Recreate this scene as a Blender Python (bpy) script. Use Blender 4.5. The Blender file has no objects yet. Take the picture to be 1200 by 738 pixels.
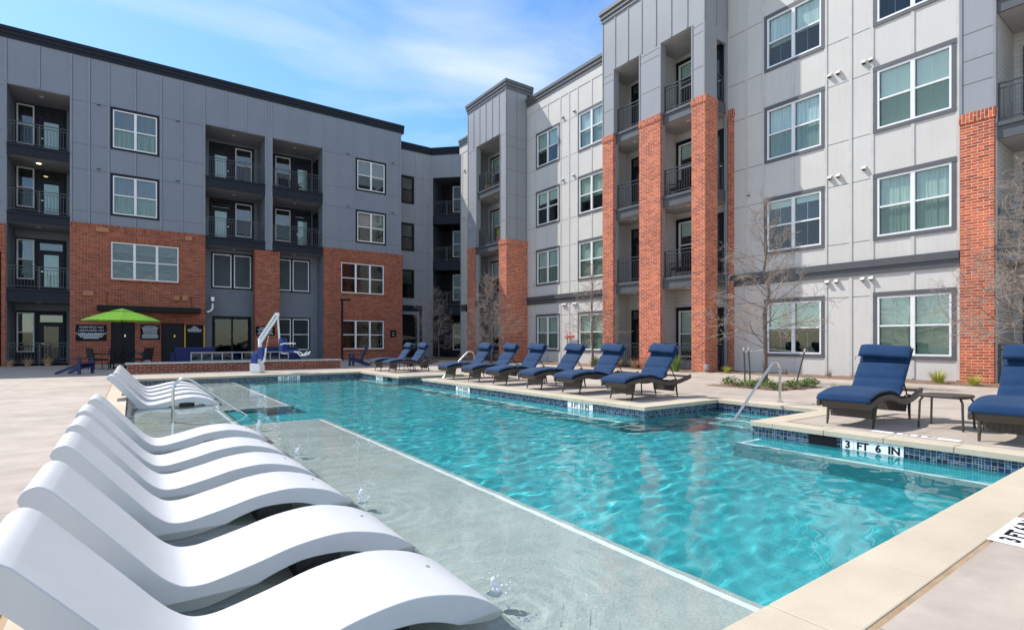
import bpy, bmesh, math, random
from mathutils import Vector, Matrix
random.seed(7)
D = bpy.data
scn = bpy.context.scene
COL = scn.collection
R = math.radians

# ------------------------------------------------------------------ camera
YAW = R(35.556)
cam_d = D.cameras.new("camera"); cam = D.objects.new("camera", cam_d); COL.objects.link(cam)
cam_d.sensor_width = 36.0; cam_d.lens = 36.0 * 623.3 / 1200.0
cam_d.shift_y = 31.0 / 1200.0
cam_d.clip_start = 0.05; cam_d.clip_end = 2000
cam.location = (0, 0, 1.15)
cam.rotation_euler = (R(90), 0, -YAW)
scn.camera = cam

# ------------------------------------------------------------------ sky and sun
SUN_EL, SUN_AZ = R(51), R(28.6)            # azimuth counted from +Y towards -X
w = D.worlds.new("World"); scn.world = w; w.use_nodes = True
nt = w.node_tree; nt.nodes.clear()
N = nt.nodes.new; L = nt.links.new
out = N('ShaderNodeOutputWorld'); bg = N('ShaderNodeBackground'); sky = N('ShaderNodeTexSky')
sky.sky_type = 'NISHITA'; sky.sun_disc = False
sky.sun_elevation = SUN_EL; sky.sun_rotation = math.tau - SUN_AZ
sky.air_density = 1.0; sky.dust_density = 0.35; sky.ozone_density = 2.6
bg.inputs[1].default_value = 0.135
tc = N('ShaderNodeTexCoord'); mp = N('ShaderNodeMapping')
mp.inputs['Rotation'].default_value = (0, 0, R(-52)); mp.inputs['Scale'].default_value = (0.9, 2.3, 3.4)
nz = N('ShaderNodeTexNoise'); nz.inputs['Scale'].default_value = 1.15; nz.inputs['Detail'].default_value = 7; nz.inputs['Roughness'].default_value = .52; nz.inputs['Distortion'].default_value = .7
rp = N('ShaderNodeValToRGB'); rp.color_ramp.elements[0].position = .40; rp.color_ramp.elements[1].position = .72
rp.color_ramp.elements[0].color = (0, 0, 0, 1); rp.color_ramp.elements[1].color = (.85, .85, .85, 1)
hs = N('ShaderNodeHueSaturation'); hs.inputs['Saturation'].default_value = 1.22; hs.inputs['Value'].default_value = 1.3
mx = N('ShaderNodeMixRGB'); mx.inputs[2].default_value = (6.0, 6.35, 6.7, 1)
L(tc.outputs['Generated'], mp.inputs[0]); L(mp.outputs[0], nz.inputs[0]); L(nz.outputs[0], rp.inputs[0])
L(sky.outputs[0], hs.inputs['Color']); L(hs.outputs[0], mx.inputs[1]); L(rp.outputs[0], mx.inputs[0])
L(mx.outputs[0], bg.inputs[0]); L(bg.outputs[0], out.inputs[0])

sd = D.lights.new("sun", 'SUN'); sun = D.objects.new("sun", sd); COL.objects.link(sun)
sd.energy = 4.3; sd.angle = R(.53); sd.color = (1, .955, .89)
SV = Vector((-math.sin(SUN_AZ) * math.cos(SUN_EL), math.cos(SUN_AZ) * math.cos(SUN_EL), math.sin(SUN_EL)))
sun.rotation_euler = SV.to_track_quat('Z', 'Y').to_euler(); sun.location = SV * 60
vs = scn.view_settings
scn.display_settings.display_device = 'sRGB'
vs.view_transform = 'Standard'; vs.look = 'None'; vs.exposure = 0.43; vs.gamma = 1; vs.use_curve_mapping = False
scn.render.engine = 'CYCLES'
scn.cycles.max_bounces = 9; scn.cycles.transparent_max_bounces = 16; scn.cycles.diffuse_bounces = 4
scn.cycles.glossy_bounces = 4; scn.cycles.sample_clamp_indirect = 6

# ------------------------------------------------------------------ materials
class NT:
    def __init__(s, name):
        s.m = D.materials.new(name); s.m.use_nodes = True; s.t = s.m.node_tree
        s.p = s.t.nodes['Principled BSDF']; s.o = s.t.nodes['Material Output']
    def n(s, typ, ins=None, **kw):
        x = s.t.nodes.new(typ)
        for k, v in kw.items(): setattr(x, k, v)
        for k, v in (ins or {}).items():
            if hasattr(v, 'is_output') or isinstance(v, bpy.types.NodeSocket): s.t.links.new(v, x.inputs[k])
            else: x.inputs[k].default_value = v
        return x
    def l(s, a, b): s.t.links.new(a, b)
    def math(s, op, a, b=0.0, c=0.0):
        return s.n('ShaderNodeMath', {0: a, 1: b, 2: c}, operation=op).outputs[0]
    def mix(s, f, a, b, mode='MIX'):
        return s.n('ShaderNodeMixRGB', {0: f, 1: a, 2: b}, blend_type=mode).outputs[0]
    def ramp(s, f, p0, c0, p1, c1):
        x = s.n('ShaderNodeValToRGB', {0: f}); e = x.color_ramp.elements
        e[0].position = p0; e[0].color = c0; e[1].position = p1; e[1].color = c1
        return x.outputs[0]
    def noise(s, scale, detail=4, vec=None, rough=.55, dist=0.0):
        i = {'Scale': scale, 'Detail': detail, 'Roughness': rough, 'Distortion': dist}
        if vec is not None: i['Vector'] = vec
        return s.n('ShaderNodeTexNoise', i)
    def bump(s, h, st=.3, dist=.01):
        b = s.n('ShaderNodeBump', {'Strength': st, 'Distance': dist, 'Height': h}); s.l(b.outputs[0], s.p.inputs['Normal']); return b
    @property
    def obj(s): return s.n('ShaderNodeTexCoord').outputs['Object']
    @property
    def uv(s): return s.n('ShaderNodeTexCoord').outputs['UV']
c4 = lambda c: (c[0], c[1], c[2], 1)
MATS = {}
def paint(name, c, rough=.5, var=.08, scale=3.0, bump=0.0, bscale=120, spec=.5, metal=0.0):
    k = NT(name); nz = k.noise(scale, 5, k.obj)
    a = tuple(x * (1 - var) for x in c); b = tuple(min(1, x * (1 + var)) for x in c)
    k.l(k.ramp(nz.outputs[0], .3, c4(a), .7, c4(b)), k.p.inputs['Base Color'])
    k.p.inputs['Roughness'].default_value = rough; k.p.inputs['Specular IOR Level'].default_value = spec
    k.p.inputs['Metallic'].default_value = metal
    if bump: k.bump(k.noise(bscale, 2, k.obj).outputs[0], bump, .004)
    MATS[name] = k.m; return k.m
def panel(name, c, var=.075):                # fibre cement panel: faint vertical brushing, streaks and blotches
    k = NT(name); o = k.obj
    m1 = k.n('ShaderNodeMapping', {0: o, 'Scale': (30, 30, .6)})
    st = k.noise(1.0, 3, m1.outputs[0]).outputs[0]; bl = k.noise(.55, 4, o).outputs[0]
    f = k.math('ADD', k.math('MULTIPLY', st, .45), k.math('MULTIPLY', bl, .55))
    k.l(k.ramp(f, .32, c4([x * (1 - var) for x in c]), .68, c4([x * (1 + var) for x in c])), k.p.inputs['Base Color'])
    k.p.inputs['Roughness'].default_value = .62; k.p.inputs['Specular IOR Level'].default_value = .35
    k.bump(st, .12, .004)
    MATS[name] = k.m; return k.m
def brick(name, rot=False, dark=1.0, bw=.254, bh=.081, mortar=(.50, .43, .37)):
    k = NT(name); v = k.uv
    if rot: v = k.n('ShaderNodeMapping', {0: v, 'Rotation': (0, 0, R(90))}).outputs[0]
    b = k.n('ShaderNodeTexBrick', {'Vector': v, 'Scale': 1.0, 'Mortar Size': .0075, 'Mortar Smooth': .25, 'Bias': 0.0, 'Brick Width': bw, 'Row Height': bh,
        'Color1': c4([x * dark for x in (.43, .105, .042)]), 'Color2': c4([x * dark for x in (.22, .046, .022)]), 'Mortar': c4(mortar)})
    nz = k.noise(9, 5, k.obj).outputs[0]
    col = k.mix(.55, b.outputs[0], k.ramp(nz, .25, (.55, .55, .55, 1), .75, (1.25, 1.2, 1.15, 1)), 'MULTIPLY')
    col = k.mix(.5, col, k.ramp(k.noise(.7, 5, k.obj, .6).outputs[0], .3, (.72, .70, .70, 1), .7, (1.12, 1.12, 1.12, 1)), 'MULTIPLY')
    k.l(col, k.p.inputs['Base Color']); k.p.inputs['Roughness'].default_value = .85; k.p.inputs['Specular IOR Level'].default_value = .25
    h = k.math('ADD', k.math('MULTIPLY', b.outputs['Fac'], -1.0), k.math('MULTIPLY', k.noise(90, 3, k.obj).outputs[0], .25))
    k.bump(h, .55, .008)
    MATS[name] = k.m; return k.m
def siding(name, c):                        # lap siding courses 15 cm high
    k = NT(name); sep = k.n('ShaderNodeSeparateXYZ', {0: k.uv}); z = sep.outputs[1]
    f = k.math('FRACT', k.math('DIVIDE', z, .15))
    line = k.math('LESS_THAN', f, .07)
    nz = k.noise(2, 4, k.obj).outputs[0]
    base = k.ramp(nz, .3, c4([x * .94 for x in c]), .7, c4([x * 1.06 for x in c]))
    k.l(k.mix(line, base, c4([x * .45 for x in c])), k.p.inputs['Base Color'])
    k.p.inputs['Roughness'].default_value = .6
    k.bump(k.math('SUBTRACT', 1.0, f), .6, .012)
    MATS[name] = k.m; return k.m

panel('panel_dark', (.22, .244, .288)); panel('panel_light', (.60, .572, .53)); panel('panel_mid', (.30, .31, .33)); panel('panel_corner', (.30, .318, .35))
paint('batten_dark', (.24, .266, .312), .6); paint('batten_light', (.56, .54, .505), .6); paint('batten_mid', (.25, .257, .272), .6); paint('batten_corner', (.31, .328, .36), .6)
paint('joint', (.11, .11, .115), .8)
paint('joint_and_shadow', (.055, .065, .085), .8)
paint('charcoal', (.085, .087, .092), .45); paint('navy_trim', (.015, .019, .029), .5, spec=.2); paint('grey_trim', (.105, .105, .108), .5); paint('slab_grey', (.085, .089, .096), .5)
paint('soffit', (.42, .41, .40), .8); paint('soffit_dark', (.28, .28, .29), .8); paint('roofing', (.12, .12, .12), .9)
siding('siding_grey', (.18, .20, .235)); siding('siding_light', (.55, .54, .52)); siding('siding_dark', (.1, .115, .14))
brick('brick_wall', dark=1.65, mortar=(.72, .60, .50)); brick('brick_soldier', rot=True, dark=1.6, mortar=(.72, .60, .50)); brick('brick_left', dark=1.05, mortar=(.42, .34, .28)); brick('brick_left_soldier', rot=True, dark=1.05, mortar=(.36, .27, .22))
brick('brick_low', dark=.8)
paint('muntin', (.62, .64, .62), .5); paint('white_vinyl', (.80, .80, .80), .35, .03); paint('vent_white', (.58, .57, .55), .5); paint('rail_metal', (.062, .066, .074), .35, .1)
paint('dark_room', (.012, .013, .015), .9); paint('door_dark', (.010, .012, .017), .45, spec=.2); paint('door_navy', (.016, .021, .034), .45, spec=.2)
paint('black_metal', (.010, .010, .012), .5, spec=.2); paint('sign_black', (.006, .007, .009), .5, spec=.15); paint('sign_white', (.62, .64, .68), .6)
paint('yellow', (.62, .34, .03), .5); paint('galvanised', (.55, .57, .58), .3, .15, metal=.8); paint('brass', (.7, .5, .15), .3, metal=1.0)
paint('blue_plastic', (.012, .045, .24), .35); paint('adirondack_blue', (.010, .022, .095), .45); paint('sofa_blue', (.008, .016, .10), .75)
paint('white_powder', (.82, .83, .82), .35, .04); paint('red_paint', (.5, .07, .03), .5); paint('canvas_black', (.02, .02, .022), .9)
paint('stone_cap', (.52, .50, .46), .8, .12, 6, .2); paint('bin_grey', (.3, .31, .32), .5)
paint('terracotta', (.45, .2, .1), .8); paint('bark', (.17, .125, .095), .9, .25, 12, .5, 60); paint('twig', (.36, .29, .24), .85, .2, 8)
paint('stake', (.10, .09, .075), .8); paint('stake_top', (.65, .6, .5), .8)
paint('tan_grass', (.50, .33, .19), .8, .25, 5); paint('lime_grass', (.42, .43, .05), .7, .25, 5); paint('green_leaf', (.12, .20, .035), .6, .3, 8); paint('dry_plant', (.23, .15, .09), .9, .2)
paint('curtain', (.6, .6, .58), .8, .05); paint('lamp_off', (.75, .74, .7), .5)
paint('resin', (.58, .585, .595), .42, .045, 2.6, .03, 220)
paint('black_plastic', (.02, .02, .022), .5)
paint('drain', (.3, .3, .3), .6)

k = NT('stainless'); k.p.inputs['Base Color'].default_value = (.62, .60, .57, 1); k.p.inputs['Metallic'].default_value = 1; k.p.inputs['Roughness'].default_value = .2; MATS['stainless'] = k.m
k = NT('lamp_lit'); k.p.inputs['Emission Color'].default_value = (1, .72, .35, 1); k.p.inputs['Emission Strength'].default_value = 5; MATS['lamp_lit'] = k.m

def glass(name, tint, refl, wav):
    k = NT(name); t = k.t; t.nodes.remove(k.p)
    tr = k.n('ShaderNodeBsdfTransparent', {0: c4(tint)}); gl = k.n('ShaderNodeBsdfGlossy', {'Color': (.95, .97, 1, 1), 'Roughness': .015})
    nz = k.noise(2.2, 2, k.obj, dist=.6); b = k.n('ShaderNodeBump', {'Strength': wav, 'Distance': .02, 'Height': nz.outputs[0]}); k.l(b.outputs[0], gl.inputs['Normal'])
    lw_ = k.n('ShaderNodeLayerWeight', {0: .5}); f = k.math('ADD', k.math('MULTIPLY', k.math('POWER', lw_.outputs['Facing'], 5.0), .9), refl)
    mxs = k.n('ShaderNodeMixShader', {0: f, 1: tr.outputs[0], 2: gl.outputs[0]}); k.l(mxs.outputs[0], k.o.inputs[0]); MATS[name] = k.m
glass('glass_clear', (.88, .95, .935), .06, .06); glass('glass_screen', (.70, .78, .75), .05, .06); glass('glass_dark', (.5, .56, .54), .04, .12); glass('glass_sky', (.55, .6, .6), .11, .10); glass('glass_wavy', (.55, .6, .57), .08, .6)
def blind_mat():
    k = NT('blind'); z = k.n('ShaderNodeSeparateXYZ', {0: k.uv}).outputs[1]
    f = k.math('FRACT', k.math('DIVIDE', z, .05)); k.bump(f, 1.0, .02)
    k.l(k.mix(k.math('LESS_THAN', f, .22), (.80, .83, .78, 1), (.50, .54, .50, 1)), k.p.inputs['Base Color']); k.p.inputs['Roughness'].default_value = .6; MATS['blind'] = k.m
blind_mat()
def curtain_mat(name, c):
    k = NT(name); u = k.n('ShaderNodeSeparateXYZ', {0: k.uv}).outputs[0]
    w_ = k.n('ShaderNodeTexNoise', {'Vector': k.n('ShaderNodeMapping', {0: k.uv, 'Scale': (16, .5, 1)}).outputs[0], 'Scale': 1.0, 'Detail': 2}).outputs[0]
    k.l(k.ramp(w_, .3, c4([x * .62 for x in c]), .7, c4(c)), k.p.inputs['Base Color']); k.bump(w_, 1.0, .05); k.p.inputs['Roughness'].default_value = .8; MATS[name] = k.m
curtain_mat('curtain_fold', (.62, .66, .58)); curtain_mat('curtain_pale', (.80, .82, .80))
def concrete(name, c, c2, joints=True):
    k = NT(name); o = k.obj
    a = k.noise(.5, 6, o, .6).outputs[0]; b = k.noise(2.6, 8, o, .65).outputs[0]; g = k.noise(160, 2, o).outputs[0]
    m1 = k.n('ShaderNodeMapping', {0: o, 'Scale': (.35, 2.2, 1)}); s = k.noise(.8, 5, m1.outputs[0], .6).outputs[0]
    f = k.math('ADD', k.math('MULTIPLY', a, .4), k.math('ADD', k.math('MULTIPLY', b, .35), k.math('MULTIPLY', s, .25)))
    col = k.ramp(f, .34, c4(c2), .62, c4(c))
    col = k.mix(.2, col, k.ramp(g, .3, (.7, .7, .7, 1), .7, (1.2, 1.2, 1.2, 1)), 'MULTIPLY')
    h = k.math('ADD', k.math('MULTIPLY', b, .5), k.math('MULTIPLY', g, .3))
    if joints:
        br = k.n('ShaderNodeTexBrick', {'Vector': o, 'Scale': 1.0, 'Brick Width': 2.44, 'Row Height': 2.44, 'Mortar Size': .006, 'Mortar Smooth': .1, 'Color1': (1, 1, 1, 1), 'Color2': (1, 1, 1, 1), 'Mortar': (.55, .52, .5, 1)}, offset=0.0)
        col = k.mix(1.0, col, br.outputs[0], 'MULTIPLY'); h = k.math('SUBTRACT', h, k.math('MULTIPLY', br.outputs['Fac'], 1.0))
    k.l(col, k.p.inputs['Base Color']); k.p.inputs['Roughness'].default_value = .8; k.p.inputs['Specular IOR Level'].default_value = .3
    k.bump(h, .25, .006); MATS[name] = k.m
concrete('deck', (.485, .415, .348), (.28, .235, .197)); concrete('coping', (.55, .475, .365), (.42, .355, .26), False)
k = NT('caulk'); k.l(k.ramp(k.noise(6, 4, k.obj).outputs[0], .3, (.27, .18, .10, 1), .7, (.40, .28, .17, 1)), k.p.inputs['Base Color']); k.p.inputs['Roughness'].default_value = .8; MATS['caulk'] = k.m
k = NT('mulch'); nz = k.noise(28, 6, k.obj, .7).outputs[0]; k.l(k.ramp(nz, .35, (.10, .06, .04, 1), .7, (.42, .28, .19, 1)), k.p.inputs['Base Color']); k.p.inputs['Roughness'].default_value = .95; k.bump(nz, 1.0, .05); MATS['mulch'] = k.m

def mosaic():
    k = NT('mosaic_tile'); s = k.n('ShaderNodeSeparateXYZ', {0: k.uv}); u, v = s.outputs[0], s.outputs[1]
    def cell(sz):
        a = k.math('DIVIDE', u, sz); b = k.math('DIVIDE', v, sz)
        fa, fb = k.math('FRACT', a), k.math('FRACT', b)
        cv = k.n('ShaderNodeCombineXYZ', {0: k.math('FLOOR', a), 1: k.math('FLOOR', b), 2: sz * 100})
        wn = k.n('ShaderNodeTexWhiteNoise', {0: cv.outputs[0]}, noise_dimensions='3D').outputs
        g = .0045 / sz
        e = k.math('MINIMUM', k.math('MINIMUM', fa, k.math('SUBTRACT', 1.0, fa)), k.math('MINIMUM', fb, k.math('SUBTRACT', 1.0, fb)))
        return k.math('LESS_THAN', e, g * .5), wn
    g1, w1 = cell(.052); g2, w2 = cell(.026)
    fine = k.math('GREATER_THAN', w1[0], .62)
    gr = k.math('MAXIMUM', g1, k.math('MULTIPLY', g2, fine))
    val = k.math('ADD', k.math('MULTIPLY', w1[0], k.math('SUBTRACT', 1.0, fine)), k.math('MULTIPLY', w2[0], fine))
    x = k.n('ShaderNodeValToRGB', {0: val}); cr = x.color_ramp; cr.interpolation = 'CONSTANT'
    for i, (p, c) in enumerate([(0, (.003, .008, .028)), (.16, (.006, .032, .105)), (.34, (.018, .06, .09)), (.5, (.004, .013, .045)), (.64, (.03, .095, .15)), (.82, (.007, .022, .07))]):
        e = cr.elements[i] if i < 2 else cr.elements.new(p); e.position = p; e.color = c4(c)
    k.l(k.mix(gr, x.outputs[0], (.30, .32, .33, 1)), k.p.inputs['Base Color'])
    k.l(k.math('ADD', k.math('MULTIPLY', gr, .6), .12), k.p.inputs['Roughness'])
    k.bump(k.math('SUBTRACT', 1.0, gr), .4, .002); MATS['mosaic_tile'] = k.m
mosaic()
def pebble(name, c, c2, sc=55, con=.55):
    k = NT(name); o = k.obj; a = k.noise(1.3, 5, o).outputs[0]; v = k.n('ShaderNodeTexVoronoi', {'Vector': o, 'Scale': sc}); 
    col = k.ramp(a, .3, c4(c), .7, c4(c2))
    spk = k.n('ShaderNodeSeparateColor', {0: v.outputs['Color']}).outputs[0]
    col = k.mix(con, col, k.ramp(spk, 0, (.55, .6, .6, 1), 1, (1.35, 1.32, 1.28, 1)), 'MULTIPLY')
    k.l(col, k.p.inputs['Base Color']); k.p.inputs['Roughness'].default_value = .8; k.bump(spk, .3, .004); MATS[name] = k.m
pebble('shelf_plaster', (.33, .35, .33), (.43, .44, .415), 110, .34); pebble('pool_plaster', (.024, .305, .342), (.036, .37, .402), 60, .25)
paint('nosing_tile', (.80, .80, .78), .4, .05, 20)

def water():                                # clear refracting surface; the ripples are modelled in the mesh
    k = NT('pool_water'); k.t.nodes.remove(k.p)
    rf = k.n('ShaderNodeBsdfRefraction', {'Color': (.92, .985, 1, 1), 'IOR': 1.33, 'Roughness': 0.0}); gl = k.n('ShaderNodeBsdfGlossy', {'Color': (1, 1, 1, 1), 'Roughness': 0.0})
    fr = k.n('ShaderNodeFresnel', {0: 1.33}); ms = k.n('ShaderNodeMixShader', {0: fr.outputs[0], 1: rf.outputs[0], 2: gl.outputs[0]}); k.l(ms.outputs[0], k.o.inputs[0])
    MATS['pool_water'] = k.m
water()
def spray():
    k = NT('water_spray'); t = k.t; k.p.inputs['Base Color'].default_value = (.9, .93, .95, 1); k.p.inputs['Roughness'].default_value = .25
    tr = k.n('ShaderNodeBsdfTransparent'); nz = k.noise(45, 3, k.obj).outputs[0]
    ms = k.n('ShaderNodeMixShader', {0: k.ramp(nz, .30, (0, 0, 0, 1), .56, (.92, .92, .92, 1)), 1: tr.outputs[0], 2: k.p.outputs[0]}); k.l(ms.outputs[0], k.o.inputs[0]); MATS['water_spray'] = k.m
spray()
def fabric(name, c, rough=.85):
    k = NT(name); o = k.obj; nz = k.noise(7, 4, o).outputs[0]; wv = k.noise(420, 1, o).outputs[0]
    k.l(k.ramp(nz, .3, c4([x * .85 for x in c]), .7, c4([x * 1.15 for x in c])), k.p.inputs['Base Color'])
    k.p.inputs['Roughness'].default_value = rough; k.p.inputs['Sheen Weight'].default_value = .08; k.p.inputs['Specular IOR Level'].default_value = .25
    k.bump(k.math('ADD', k.math('MULTIPLY', wv, .15), nz), .5, .012); MATS[name] = k.m
fabric('cushion_blue', (.004, .030, .088)); fabric('canopy_lime', (.46, .86, .07), .7)
def wicker():
    k = NT('wicker'); v = k.uv; s = k.n('ShaderNodeSeparateXYZ', {0: v})
    a = k.math('ADD', k.math('MULTIPLY', s.outputs[0], 60.0), k.math('MULTIPLY', k.math('SINE', k.math('MULTIPLY', s.outputs[1], 210.0)), .9))
    f = k.math('ABSOLUTE', k.math('SINE', a))
    nz = k.noise(5, 3, k.obj).outputs[0]
    k.l(k.mix(k.math('MULTIPLY', nz, .6), k.ramp(f, .1, (.010, .007, .005, 1), .8, (.062, .047, .036, 1)), (.085, .066, .052, 1)), k.p.inputs['Base Color'])
    k.p.inputs['Roughness'].default_value = .5; k.bump(f, .6, .005); MATS['wicker'] = k.m
wicker()

# ------------------------------------------------------------------ mesh builder
IDENT = lambda u, d, z: (u, d, z)
class MB:
    def __init__(s, fr=IDENT): s.v = []; s.f = []; s.uv = []; s.m = []; s.fr = fr; s.mats = []
    def mi(s, m):
        if m not in s.mats: s.mats.append(m)
        return s.mats.index(m)
    def face(s, pts, m, uv=None, fr=None):
        fr = fr or s.fr
        if uv is None:
            a, b, c = Vector(pts[0]), Vector(pts[1]), Vector(pts[2]); n = (b - a).cross(c - b)
            ax = max(range(3), key=lambda i: abs(n[i]))
            uv = [((p[1], p[2]), (p[0], p[2]), (p[0], p[1]))[ax] for p in pts]
        i = len(s.v); s.v += [fr(*p) for p in pts]; s.f.append(tuple(range(i, i + len(pts)))); s.uv.append(list(uv)); s.m.append(s.mi(m))
    def box(s, u0, u1, d0, d1, z0, z1, m, skip=''):
        u0, u1 = min(u0, u1), max(u0, u1); d0, d1 = min(d0, d1), max(d0, d1); z0, z1 = min(z0, z1), max(z0, z1)
        P = lambda a, b, c: (a, b, c)
        if 'd' not in skip: s.face([P(u0, d0, z0), P(u1, d0, z0), P(u1, d0, z1), P(u0, d0, z1)], m)
        if 'D' not in skip: s.face([P(u1, d1, z0), P(u0, d1, z0), P(u0, d1, z1), P(u1, d1, z1)], m)
        if 'u' not in skip: s.face([P(u0, d1, z0), P(u0, d0, z0), P(u0, d0, z1), P(u0, d1, z1)], m)
        if 'U' not in skip: s.face([P(u1, d0, z0), P(u1, d1, z0), P(u1, d1, z1), P(u1, d0, z1)], m)
        if 'z' not in skip: s.face([P(u0, d1, z0), P(u1, d1, z0), P(u1, d0, z0), P(u0, d0, z0)], m)
        if 'Z' not in skip: s.face([P(u0, d0, z1), P(u1, d0, z1), P(u1, d1, z1), P(u0, d1, z1)], m)
        return s
    def prism(s, prof, axis, w0, w1, m):
        """extrude closed 2-D profile along axis ('d': profile in u,z ; 'u': profile in d,z ; 'z': profile in u,d)"""
        g = {'d': lambda a, b, w: (a, w, b), 'u': lambda a, b, w: (w, a, b), 'z': lambda a, b, w: (a, b, w)}[axis]
        n = len(prof)
        s.face([g(a, b, w0) for a, b in prof], m); s.face([g(a, b, w1) for a, b in reversed(prof)], m)
        acc = 0
        for i in range(n):
            (a, b), (c, e) = prof[i], prof[(i + 1) % n]; ln = math.hypot(c - a, e - b)
            s.face([g(a, b, w0), g(a, b, w1), g(c, e, w1), g(c, e, w0)], m, [(acc, w0), (acc, w1), (acc + ln, w1), (acc + ln, w0)]); acc += ln
        return s
    def tube(s, pts, rad, m, n=8, cap=True):
        pts = [Vector(p) for p in pts]
        if not hasattr(rad, '__len__'): rad = [rad] * len(pts)
        rings = []; up = None
        for i, p in enumerate(pts):
            t = (pts[min(i + 1, len(pts) - 1)] - pts[max(i - 1, 0)]).normalized()
            if up is None: up = Vector((0, 0, 1)) if abs(t.z) < .9 else Vector((1, 0, 0))
            x = t.cross(up).normalized(); y = x.cross(t).normalized(); up = y
            rings.append([s.fr(*(p + (x * math.cos(math.tau * j / n) + y * math.sin(math.tau * j / n)) * rad[i])) for j in range(n)])
        b = len(s.v)
        for r_ in rings: s.v += r_
        k = s.mi(m)
        for i in range(len(pts) - 1):
            for j in range(n):
                a, c = b + i * n + j, b + i * n + (j + 1) % n
                s.f.append((a, c, c + n, a + n)); s.uv.append([(j / n, i), ((j + 1) / n, i), ((j + 1) / n, i + 1), (j / n, i + 1)]); s.m.append(k)
        if cap:
            e = b + (len(pts) - 1) * n
            s.f.append(tuple(range(b, b + n))); s.uv.append([(0, 0)] * n); s.m.append(k)
            s.f.append(tuple(range(e, e + n))); s.uv.append([(0, 0)] * n); s.m.append(k)
        return s
    def loft(s, rings, m, cap=True, closed=True):
        n = len(rings[0]); b = len(s.v); k = s.mi(m)
        for r_ in rings: s.v += [s.fr(*p) for p in r_]
        for i in range(len(rings) - 1):
            for j in range(n if closed else n - 1):
                a, c = b + i * n + j, b + i * n + (j + 1) % n
                s.f.append((a, c, c + n, a + n)); s.uv.append([(j / n, i * .1), ((j + 1) / n, i * .1), ((j + 1) / n, i * .1 + .1), (j / n, i * .1 + .1)]); s.m.append(k)
        if cap:
            e = b + (len(rings) - 1) * n
            s.f.append(tuple(range(b, b + n))); s.uv.append([(0, 0)] * n); s.m.append(k)
            s.f.append(tuple(range(e, e + n))); s.uv.append([(0, 0)] * n); s.m.append(k)
        return s
    def build(s, name, parent=None, smooth=False, bevel=0.0, seg=2, weld=True):
        me = D.meshes.new(name); me.from_pydata([tuple(p) for p in s.v], [], s.f)
        for m in s.mats: me.materials.append(MATS[m])
        ul = me.uv_layers.new(name='UVMap')
        for p, uv, mi in zip(me.polygons, s.uv, s.m):
            p.material_index = mi
            for li, c in zip(p.loop_indices, uv): ul.data[li].uv = c
        bm = bmesh.new(); bm.from_mesh(me)
        if weld: bmesh.ops.remove_doubles(bm, verts=bm.verts, dist=1e-5)
        bmesh.ops.recalc_face_normals(bm, faces=bm.faces)
        bm.to_mesh(me); bm.free()
        if smooth:
            for p in me.polygons: p.use_smooth = True
        o = D.objects.new(name, me); COL.objects.link(o)
        if parent: o.parent = parent
        if bevel:
            b = o.modifiers.new('bevel', 'BEVEL'); b.width = bevel; b.segments = seg; b.limit_method = 'ANGLE'; b.angle_limit = R(35); b.harden_normals = False
        return o
def autosmooth(o, ang=40):
    me = o.data
    for p in me.polygons: p.use_smooth = True
    bm = bmesh.new(); bm.from_mesh(me)
    for e in bm.edges:
        if len(e.link_faces) == 2 and e.calc_face_angle(0) > R(ang): e.smooth = False
    bm.to_mesh(me); bm.free(); return o
def tag(o, label, cat, group=None):
    o['label'] = label; o['category'] = cat
    if group: o['group'] = group
    return o
def structure(o): o['kind'] = 'structure'; return o
def thing(name, label, cat, group=None):
    o = D.objects.new(name, None); COL.objects.link(o); o.empty_display_size = .2; return tag(o, label, cat, group)
def rebase(root, loc):
    """move a thing's base to loc while its geometry stays where it was modelled"""
    off = Vector(loc); root.location = off; seen = set()
    def go(o):
        for c in o.children:
            if c.type == 'MESH' and c.data.name not in seen:
                seen.add(c.data.name); c.data.transform(Matrix.Translation(-off))
            go(c)
    go(root)
def copy_tree(o, parent=None):
    c = o.copy(); COL.objects.link(c)
    c.parent = parent
    for ch in o.children: copy_tree(ch, c)
    return c
def copies(proto, places, labels):
    outl = []
    for i, (loc, rz) in enumerate(places):
        o = proto if i == 0 else copy_tree(proto)
        o.location = loc; o.rotation_euler = (0, 0, rz); o['label'] = labels[i]; outl.append(o)
    return outl
def text(name, lines, size, mat, origin, ux, uy, parent=None, extr=.0015, align='CENTER', gap=1.15, sx=1.0, offset=0.0):
    """raised lettering: origin = top centre of the block, ux / uy = writing and up directions"""
    ux, uy = Vector(ux).normalized(), Vector(uy).normalized(); un = ux.cross(uy)
    bmj = bmesh.new(); y = 0.0
    for ln in lines:
        s_, tx = (ln[1], ln[0]) if isinstance(ln, tuple) else (size, ln)
        cu = D.curves.new('lettering', 'FONT'); cu.body = tx; cu.size = s_; cu.align_x = align; cu.extrude = extr; cu.offset = offset; cu.resolution_u = 3
        o = D.objects.new('lettering', cu); COL.objects.link(o)
        y -= s_ * .8
        me = D.meshes.new_from_object(o.evaluated_get(bpy.context.evaluated_depsgraph_get()))
        M = Matrix.Translation(Vector(origin)) @ Matrix((ux, uy, un)).transposed().to_4x4() @ Matrix.Translation((0, y, 0)) @ Matrix.Diagonal((sx, 1, 1, 1))
        me.transform(M); bmj.from_mesh(me); D.meshes.remove(me); D.objects.remove(o); D.curves.remove(cu)
        y -= s_ * (gap - .8)
    me = D.meshes.new(name); bmj.to_mesh(me); bmj.free(); me.materials.clear(); me.materials.append(MATS[mat])
    for p in me.polygons: p.material_index = 0
    o = D.objects.new(name, me); COL.objects.link(o)
    if parent: o.parent = parent
    return o

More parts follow.
